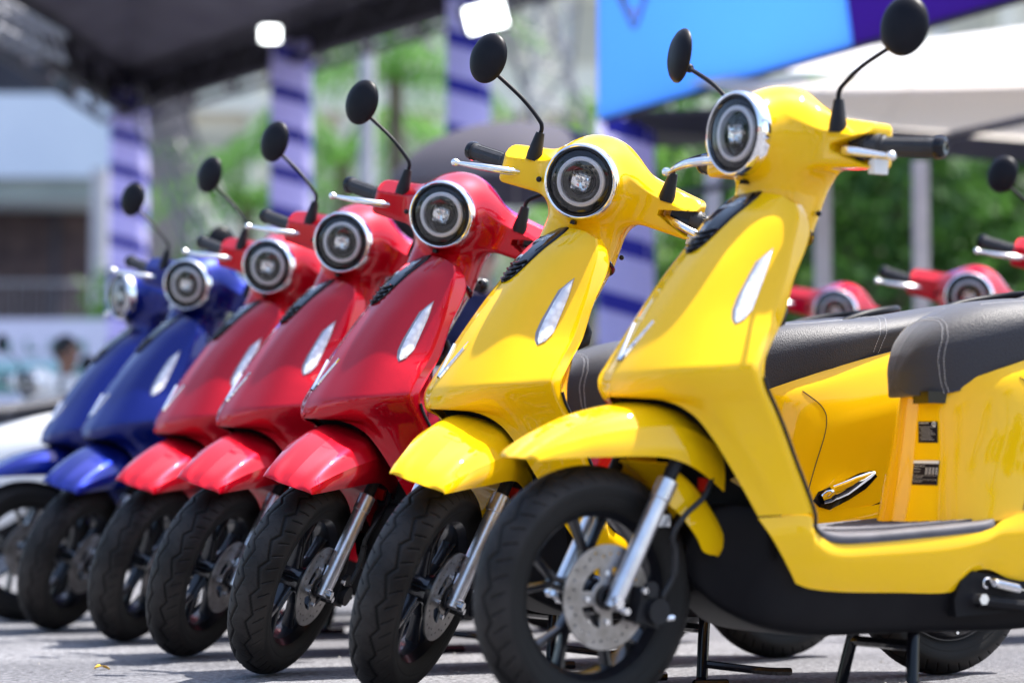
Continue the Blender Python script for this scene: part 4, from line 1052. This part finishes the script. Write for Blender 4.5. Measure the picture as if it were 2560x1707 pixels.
# --- people (distance fields: limbs joined into one body)
def person(loc, rz, h, skin, shirt, trouser, label, arm, sit=0, long_hair=False):
    k_ = h / 1.72
    def cap(P, a, b_, r1, r2):
        a = np.array(a, float); b_ = np.array(b_, float); d = b_ - a; t_ = np.clip(((P[0] - a[0]) * d[0] + (P[1] - a[1]) * d[1] + (P[2] - a[2]) * d[2]) / (d @ d), 0, 1)
        return np.sqrt((P[0] - a[0] - d[0] * t_) ** 2 + (P[1] - a[1] - d[1] * t_) ** 2 + (P[2] - a[2] - d[2] * t_) ** 2) - (r1 + (r2 - r1) * t_)
    def ell(P, c_, r_): return (np.sqrt(((P[0] - c_[0]) / r_[0]) ** 2 + ((P[1] - c_[1]) / r_[1]) ** 2 + ((P[2] - c_[2]) / r_[2]) ** 2) - 1) * min(r_)
    hands = arm
    def limbs(P, g=0, what='all'):
        f = np.full(np.shape(P[0]), 9.)
        if what in ('all', 'top'):
            f = smin(f, ell(P, (0, 0, 1.22), (.165 + g, .105 + g, .26)), .03)
            f = smin(f, ell(P, (0, 0, .98), (.150 + g, .11 + g, .16)), .06)
            f = smin(f, cap(P, (-.15, 0, 1.38), (.15, 0, 1.38), .055 + g, .055 + g), .05)
            for s in (-1, 1):
                el, ha = hands[s]
                f = smin(f, cap(P, (s * .185, 0, 1.37), el, .048 + g, .040 + g), .03)
                if what == 'all': f = smin(f, cap(P, el, ha, .038, .026), .015)
        if what in ('all', 'leg'):
            for s in (-1, 1):
                f = smin(f, cap(P, (s * .09, 0, .90), (s * .10, -.02, .50), .080 + g, .055 + g), .03)
                f = smin(f, cap(P, (s * .10, -.02, .50), (s * .105, .02, .09), .052 + g, .036 + g), .02)
            if what == 'leg': f = smin(f, ell(P, (0, 0, .93), (.150 + g, .115 + g, .10)), .04)
        if what == 'all':
            for s in (-1, 1): f = smin(f, ell(P, (s * .105, -.05, .04), (.045, .12, .04)), .02)
            f = smin(f, cap(P, (0, .005, 1.40), (0, -.01, 1.53), .055, .05), .02)
            f = smin(f, ell(P, (0, -.015, 1.615), (.074, .092, .108)), .02)
            f = smin(f, ell(P, (0, -.105, 1.600), (.012, .020, .022)), .008)
            f = smin(f, ell(P, (0, -.070, 1.535), (.035, .03, .025)), .02)
            for s in (-1, 1):
                f = smin(f, ell(P, (s * .076, 0, 1.61), (.010, .018, .03)), .006)
                ha = np.array(hands[s][1]); el = np.array(hands[s][0]); d = (ha - el) / np.linalg.norm(ha - el)
                f = smin(f, ell(P, tuple(ha + d * .04), (.035, .03, .045)), .01)
                sd_ = np.cross(d, (0, 1, 0)); sd_ /= np.linalg.norm(sd_) + 1e-9
                for q in range(4):
                    o_ = ha + d * .065 + sd_ * (.0165 * (q - 1.5)); f = smin(f, cap(P, o_, o_ + d * (.055, .065, .06, .045)[q] + np.array((0, -.012, 0)), .008, .006), .004)
                f = smin(f, cap(P, ha + d * .02 + sd_ * .028, ha + d * .06 + sd_ * .055, .010, .008), .006)
        return f
    root = empty('person', loc, rz); root.scale = (k_, k_, k_)
    lo = (-.55, -.5, -.01); hi = (.55, .5, 1.76)
    V, F = surface_nets(lambda X, Y, Z: limbs((X, Y, Z)), lo, hi, .014); MB().add(V, F.tolist()).build('body', skin, root, angle=None)
    V, F = surface_nets(lambda X, Y, Z: np.maximum(limbs((X, Y, Z), .014, 'top'), np.maximum(.86 - Z, Z - 1.455)), lo, hi, .018); MB().add(V, F.tolist()).build('shirt', shirt, root, angle=50)
    V, F = surface_nets(lambda X, Y, Z: np.maximum(limbs((X, Y, Z), .016, 'leg'), .10 - Z), lo, hi, .018); MB().add(V, F.tolist()).build('trousers', trouser, root, angle=50)
    V, F = surface_nets(lambda X, Y, Z: np.maximum(ell((X, Y, Z), (0, .008, 1.645), (.090, .104, .105)), -np.maximum(ell((X, Y, Z), (0, -.11, 1.575), (.075, .085, .092)), -9 + 0 * X)), (-.12, -.14, 1.45), (.12, .14, 1.80), .012); MB().add(V, F.tolist()).build('hair', M['hair'], root, angle=60)
    for s in (-1, 1):
        MB().ball((s * .030, -.098, 1.622), .012, 10, 8).build('eye', M['dark_in'], root)
        MB().box((s * .105, -.055, .035), (.048, .13, .035)).build('shoe', M['trouser'], root, smooth=False)
    tag(root, label, 'person'); return root
person((at(150, 0, 16.5)[0], 16.5, -.12), R(60), 1.60, M['skin'], M['tshirt'], M['trouser'], 'person with short black hair, head just above the far white scooter', {-1: ((-.26, -.12, 1.14), (-.20, -.36, 1.05)), 1: ((.26, -.12, 1.14), (.20, -.36, 1.05))})
person((at(1100, 0, 11.9)[0], 11.9, 0), R(15), 1.66, M['skin2'], M['navy'], M['trouser'], 'person in a navy top standing under the grey umbrella', {-1: ((-.27, -.10, 1.12), (-.30, -.30, 1.20)), 1: ((.27, -.10, 1.14), (.12, -.16, 1.16))})
# --- left building
lb = empty('white_building', (-12, 38, 0))
def bl(u, v, d): p = at(u, v, d); return np.array((p[0] + 12, p[1] - 38, p[2]))
def wall(parent, name, x0, x1, y0, y1, z0, z1, m): return MB().box(((x0 + x1) / 2, (y0 + y1) / 2, (z0 + z1) / 2), ((x1 - x0) / 2, (y1 - y0) / 2, (z1 - z0) / 2)).build(name, m, parent, smooth=False)
X0, X1 = -14, 5.75
wall(lb, 'back_wall', X0, X1, 3, 9, 0, 13, M['dark_in'])  # near-black wall colour paints in the shadow above the balcony
wall(lb, 'balcony_front', X0, X1, 0, 3, 5.47, 6.80, M['bwhite'])
wall(lb, 'beam', X0, X1 - .1, .15, 3, 5.12, 5.46, M['lint'])
wall(lb, 'shutter_wall', X0, X1 - .3, 1.6, 2.98, 3.15, 5.11, M['brown'])
for k in range(16): wall(lb, 'shutter_slat', X0 + .1, X1 - .4, 1.55, 1.585, 3.25 + k * .115, 3.32 + k * .115, M['brown'])
for k in range(7): wall(lb, 'door_frame', X1 - 1.3 - k * 1.5, X1 - 1.2 - k * 1.5, 1.48, 1.54, 3.16, 5.1, M['dark_in'])
wall(lb, 'ground_wall', X0, X1, -.4, 2.9, 0, 3.1, M['banner_white'])
for k in range(30): MB().tube([(X1 - .2 - k * .22, -.3, 3.1), (X1 - .2 - k * .22, -.3, 3.75)], .016, 5).build('railing_bar', M['truss'], lb)
MB().tube([(X1, -.3, 3.76), (X1 - 9, -.3, 3.76)], .03, 6).build('handrail', M['truss'], lb)
wall(lb, 'upper_floor', X0, X1, 1.2, 2.95, 9.2, 13, M['bwhite'])
for k in range(4): wall(lb, 'window', X1 - 1.6 - k * 2.2, X1 - .5 - k * 2.2, 2.9, 2.98, 6.9, 8.8, M['window'])
p = bl(226, 0, 33); MB().tube([(p[0], p[1], 0), (p[0], p[1], 4.9)], .13, 10).build('drain_pipe', M['grey_post'], lb)
tag(lb, 'white building with a long balcony and brown shutters at the left edge', 'building')
bn = empty('shop_banner', tuple(at(60, 1152, 30)[:2]) + (0,))
wall(bn, 'panel', -1.2, 1.02, 0, .05, 1.95, 2.62, M['banner_white'])
wall(bn, 'pale_stripe', -1.2, 1.02, -.008, -.002, 1.95, 2.10, M['teal_light']); wall(bn, 'green_stripe', -1.2, 1.02, -.012, -.004, 1.70, 1.94, M['teal'])
for k, (x, w_) in enumerate(((-.9, .12), (-.6, .16), (-.3, .10), (-.02, .17), (.28, .13), (.58, .15))):
    wall(bn, 'printed_letter', x, x + w_, -.012, -.004, 2.20, 2.24 + .05 * (k % 3), M['teal']); wall(bn, 'printed_letter', x, x + .04, -.018, -.013, 2.20, 2.36, M['teal'])
for x in (-1.1, .95): wall(bn, 'leg', x, x + .05, .06, .11, 0, 2.6, M['grey_post'])
tag(bn, 'white shop banner with blurred green lettering and a green lower stripe', 'banner')
# --- cream building
cb = empty('cream_building', (-4, 62, 0))
wall(cb, 'wall', -16, 21, 2, 12, 0, 16, M['cream'])
for fl in range(4):
    wall(cb, 'ledge', -16, 21, 1.4, 1.99, 3.4 + fl * 3.6, 3.75 + fl * 3.6, M['cream'])
    for k in range(14):
        x = -14.5 + k * 2.5; fr_ = wall(cb, 'window', x, x + 1.2, 1.93, 1.985, 1.2 + fl * 3.6, 2.9 + fl * 3.6, M['louvre'])
        wl = wall(fr_, 'frame', x - .08, x, 1.86, 1.98, 1.1 + fl * 3.6, 3.0 + fl * 3.6, M['bwhite'])
for k in range(15): wall(cb, 'pilaster', -15.5 + k * 2.5, -15.2 + k * 2.5, 1.5, 1.97, 0, 15.9, M['cream'])
tag(cb, 'cream coloured building with rows of windows behind the palms', 'building')
# --- plants
def leaves(C_, n, size, seed, m, name, parent, kind='stuff', flat=.5):
    rg = np.random.default_rng(seed); V = []; F = []
    for (cx_, cy_, cz_, r_) in C_:
        k = int(n * r_ ** 2); d = rg.normal(size=(k, 3)); d /= np.linalg.norm(d, axis=1, keepdims=True); rr = r_ * rg.uniform(.45, 1.05, (k, 1)) ** .6
        c_ = np.array((cx_, cy_, cz_)) + d * rr * np.array((1, 1, .85))
        u = rg.normal(size=(k, 3)); u /= np.linalg.norm(u, axis=1, keepdims=True); w_ = np.cross(u, d + rg.normal(size=(k, 3)) * .4); w_ /= np.linalg.norm(w_, axis=1, keepdims=True)
        s_ = size * rg.uniform(.6, 1.4, (k, 1)); o = len(V) and sum(len(x) for x in V)
        Q = np.stack([c_ - u * s_, c_ - w_ * s_ * .45, c_ + u * s_, c_ + w_ * s_ * .45], 1).reshape(-1, 3); V.append(Q); F.append((np.arange(k * 4) + (o or 0)).reshape(-1, 4))
    V = np.concatenate(V); F = np.concatenate(F); me = bpy.data.meshes.new(name); me.vertices.add(len(V)); me.vertices.foreach_set('co', V.ravel()); me.loops.add(F.size); me.loops.foreach_set('vertex_index', F.ravel())
    me.polygons.add(len(F)); me.polygons.foreach_set('loop_start', np.arange(0, F.size, 4)); me.update(calc_edges=True); me.materials.append(m)
    o = bpy.data.objects.new(name, me); col.objects.link(o); o.parent = parent; o['kind'] = kind; return o
def tree(x, y, h, r_, seed, m, label, group='trees behind the scooters', n=260, size=.10):
    rg = random.Random(seed); root = empty('leafy_tree', (x, y, 0))
    MB().tube([(0, 0, 0), (rg.uniform(-.1, .1), .05, h * .35), (rg.uniform(-.2, .2), 0, h * .7)], [.14, .11, .06], 8).build('trunk', M['bark'], root)
    C_ = []
    for k in range(9):
        a = rg.uniform(0, 6.28); q = rg.uniform(0, .75) * r_; z = h * .62 + rg.uniform(-.38, .42) * r_ * 1.5
        C_.append((q * math.cos(a), q * math.sin(a), z, r_ * rg.uniform(.35, .6)))
        MB().tube([(0, 0, h * .4), (q * .5 * math.cos(a), q * .5 * math.sin(a), (z + h * .4) / 2), (q * math.cos(a), q * math.sin(a), z)], [.06, .035, .015], 5).build('limb', M['bark'], root)
    leaves(C_, n, size, seed, m, 'crown', root)
    tag(root, label, 'tree', group)
def palm(x, y, h, seed, label, L=2.1, nf=18):
    rg = random.Random(seed); root = empty('palm_tree', (x, y, 0))
    MB().tube([(0, 0, 0), (.08, 0, h * .5), (.03, 0, h)], [.17, .13, .10], 10).build('trunk', M['bark'], root)
    for k in range(nf):
        a = k * 2.4 + rg.uniform(-.2, .2); e0 = R(rg.uniform(10, 78)); m_ = MB(); P = []; px_, pz = 0, 0; e = e0
        for i in range(12):
            P.append((px_, pz)); px_ += L / 11 * math.cos(e); pz += L / 11 * math.sin(e); e -= R(rg.uniform(9, 13))
        ca, sa = math.cos(a), math.sin(a)
        m_.tube([(p[0] * ca, p[0] * sa, p[1]) for p in P], [.018] * 6 + [.012] * 6, 4)
        for i in range(1, 12):
            for sd_ in (-1, 1):
                for j in (0, .5):
                    f = (i + j) / 12; b_ = np.array(P[min(i, 11)]); l_ = .48 * math.sin(math.pi * min(.95, f * .85 + .12)); w_ = .03
                    c_ = np.array((b_[0] * ca, b_[0] * sa, b_[1])); t_ = np.array((ca, sa, -.3)) ; s_ = np.array((-sa * sd_, ca * sd_, -.55))
                    tip = c_ + s_ * l_ + t_ * l_ * .45
                    m_.add([c_ - t_ * w_, c_ + t_ * w_, tip + t_ * .01, tip - t_ * .01], [(0, 1, 2, 3)])
        o = m_.build('frond', M['leaf_c'], root, smooth=False); o.location = (0, 0, h)
    tag(root, label, 'palm tree', 'palms in front of the cream building')
palm(*at(900, 0, 30)[:2], 5.6, 1, 'bright green palm right of the second lavender column', 2.3)
palm(*at(780, 0, 33)[:2], 5.0, 2, 'darker palm directly right of the second lavender column', 2.2)
palm(*at(560, 0, 34)[:2], 4.6, 3, 'palm between the two left lavender columns', 2.0)
palm(*at(1340, 0, 36)[:2], 4.2, 4, 'small palm left of the blue board', 1.8)
tree(*at(860, 0, 36)[:2], 5.6, 1.7, 11, M['leaf_b'], 'dark tree under the palms in the centre left')
tree(*at(480, 0, 36)[:2], 4.6, 1.3, 12, M['leaf_b'], 'dark tree behind the leaning lattice truss')
tree(*at(240, 0, 31)[:2], 4.4, .7, 13, M['leaf_b'], 'slim dark tree at the corner of the white building')
tree(*at(1000, 0, 33)[:2], 3.9, 1.2, 14, M['leaf_a'], 'green tree behind the grey umbrella')
for k, (u, d, h, r_, mm_, lab) in enumerate([
    (1560, 26, 5.4, 1.6, 'leaf_a', 'bright green tree behind the neck of the nearest scooter'), (1720, 24, 5.0, 1.6, 'leaf_b', 'dark green tree left of the middle grey post'),
    (1900, 27, 5.6, 1.9, 'leaf_a', 'bright green tree behind the middle grey post'), (2060, 23, 4.8, 1.6, 'leaf_b', 'dark green tree between the two right grey posts'),
    (2230, 26, 5.4, 1.8, 'leaf_a', 'bright green tree above the second row of red scooters'), (2400, 24, 5.0, 1.7, 'leaf_b', 'dark green tree at the right edge')]):
    tree(*at(u, 0, d)[:2], h, r_, 30 + k, M[mm_], lab, n=420)
hd_ = leaves([(x, 0 + .3 * math.sin(x * 3), .9 + .25 * math.sin(x * 1.7), 1.0) for x in np.arange(-1, 13, .8)], 330, .11, 77, M['leaf_a'], 'hedge', None)
hd_.location = (0, 31, 0); tag(hd_, 'long dark green hedge behind the row of grey posts', 'hedge')
hd_ = leaves([(x, 0, .8, .95) for x in np.arange(-7.5, -.5, .8)], 330, .11, 78, M['leaf_b'], 'hedge', None)
hd_.location = (0, 40, 0); tag(hd_, 'dark hedge at the foot of the cream building', 'hedge')
p = at(840, 0, 26); MB().tube([(p[0], p[1], 0), (p[0], p[1], 6.5)], .085, 10).build('lamp_post', M['grey_post']); tag(bpy.data.objects['lamp_post'], 'plain grey post standing among the palms', 'post')
# --- the other side of the square, seen only in paint, chrome and headlights
for k, (x, y, h_) in enumerate([(-11, -7, 7.5), (-7, -12, 8), (-1, -14, 7), (6, -13, 8), (-15, -1, 7), (-17, 6, 8)]):
    palm(x, y, h_, 50 + k, 'palm across the square, mirrored in the headlights', 2.4, 20)
    bpy.data.objects['palm_tree.%03d' % (4 + k)]['group'] = 'palms across the square'
for k, (x, y, h_, r_) in enumerate([(-13, -10, 5.5, 2.4), (-4, -17, 6, 2.6), (3, -17, 6, 2.6), (10, -14, 6, 2.6), (-19, 1, 6, 2.6), (-20, 10, 6, 2.6), (-18, -6, 6, 2.6)]):
    tree(x, y, h_, r_, 90 + k, M['leaf_b'], 'leafy tree across the square, mirrored in the paint', 'leafy trees across the square', n=90, size=.2)
ob = empty('square_building', (0, -26, 0))
wall(ob, 'wall', -34, 30, -8, 0, 0, 8, M['cream'])
for k in range(16):
    for fl in range(2): wall(ob, 'window', -32 + k * 4, -29.8 + k * 4, .01, .05, 1 + fl * 3.6, 3.2 + fl * 3.6, M['window'])
tag(ob, 'long low cream building across the square', 'building')
for k, (x, y, c_) in enumerate([(-8.5, -3.5, 'red_fab'), (-4.5, -8, 'white_fab'), (2.5, -9, 'red_fab'), (-12, 3.5, 'white_fab')]):
    if c_ not in M: M[c_] = fabric('red_canvas', (.55, .03, .03), .4)
    te = empty('market_tent', (x, y, 0))
    V = [(-1.5, -1.5, 2.2), (1.5, -1.5, 2.2), (1.5, 1.5, 2.2), (-1.5, 1.5, 2.2), (0, 0, 3.1)]
    MB().add(V, [(0, 1, 4), (1, 2, 4), (2, 3, 4), (3, 0, 4)]).build('tent_roof', M[c_], te, smooth=False)
    MB().grid([[(p[0], p[1], z) for p in V[:4]] for z in (1.95, 2.2)], cv=True).build('valance', M[c_], te, smooth=False)
    for p in V[:4]: MB().tube([(p[0], p[1], 0), (p[0], p[1], 2.2)], .03, 6).build('tent_pole', M['truss'], te)
    MB().box((0, 0, .75), (1.1, .35, .02)).box((-1, 0, .37), (.03, .3, .36)).box((1, 0, .37), (.03, .3, .36)).build('table', M['banner_white'], te, smooth=False)
    tag(te, 'pointed ' + ('red' if c_ == 'red_fab' else 'white') + ' market tent across the square, mirrored in the headlights', 'tent', 'market tents across the square')
# --- loose grit on the asphalt
rg = random.Random(5); mb = MB()
for k in range(900):
    x, y = rg.uniform(-2.2, 2.6), rg.uniform(4.4, 9.5); r_ = rg.choice((.0012, .0016, .002, .0035)) * rg.uniform(.7, 1.5)
    P = [(x + r_ * rg.uniform(.7, 1.3) * a, y + r_ * rg.uniform(.7, 1.3) * b_, r_ * .35 + r_ * .8 * c_) for a, b_, c_ in ((1, 0, 0), (0, 1, 0), (-1, 0, 0), (0, -1, 0), (0, 0, 1))]
    mb.add(P, [(0, 1, 4), (1, 2, 4), (2, 3, 4), (3, 0, 4)])
tag(mb.build('grit', wmat('grit_stone', (.10, .095, .09), (.32, .31, .30), 90), smooth=False), kind='stuff')
# --- fallen leaf
lf = []
for i, t_ in enumerate(np.linspace(0, 1, 9)):
    w_ = .011 * math.sin(math.pi * min(1, t_ * .95 + .03)) ; lf.append([(t_ * .05, -w_, .004 + .010 * math.sin(math.pi * t_) + .004), (t_ * .05, 0, .002 + .010 * math.sin(math.pi * t_)), (t_ * .05, w_, .004 + .010 * math.sin(math.pi * t_) + .005 * math.sin(t_ * 7))])
o = MB().shell(lf, .0006).build('fallen_leaf', wmat('yellow_leaf', (.75, .50, .03), (.62, .30, .02), 60)); o.location = (-.945, 5.50, .001); o.rotation_euler = (.15, .1, .5); o.scale = (.75,) * 3
tag(o, 'small curled yellow leaf lying on the asphalt', 'leaf')
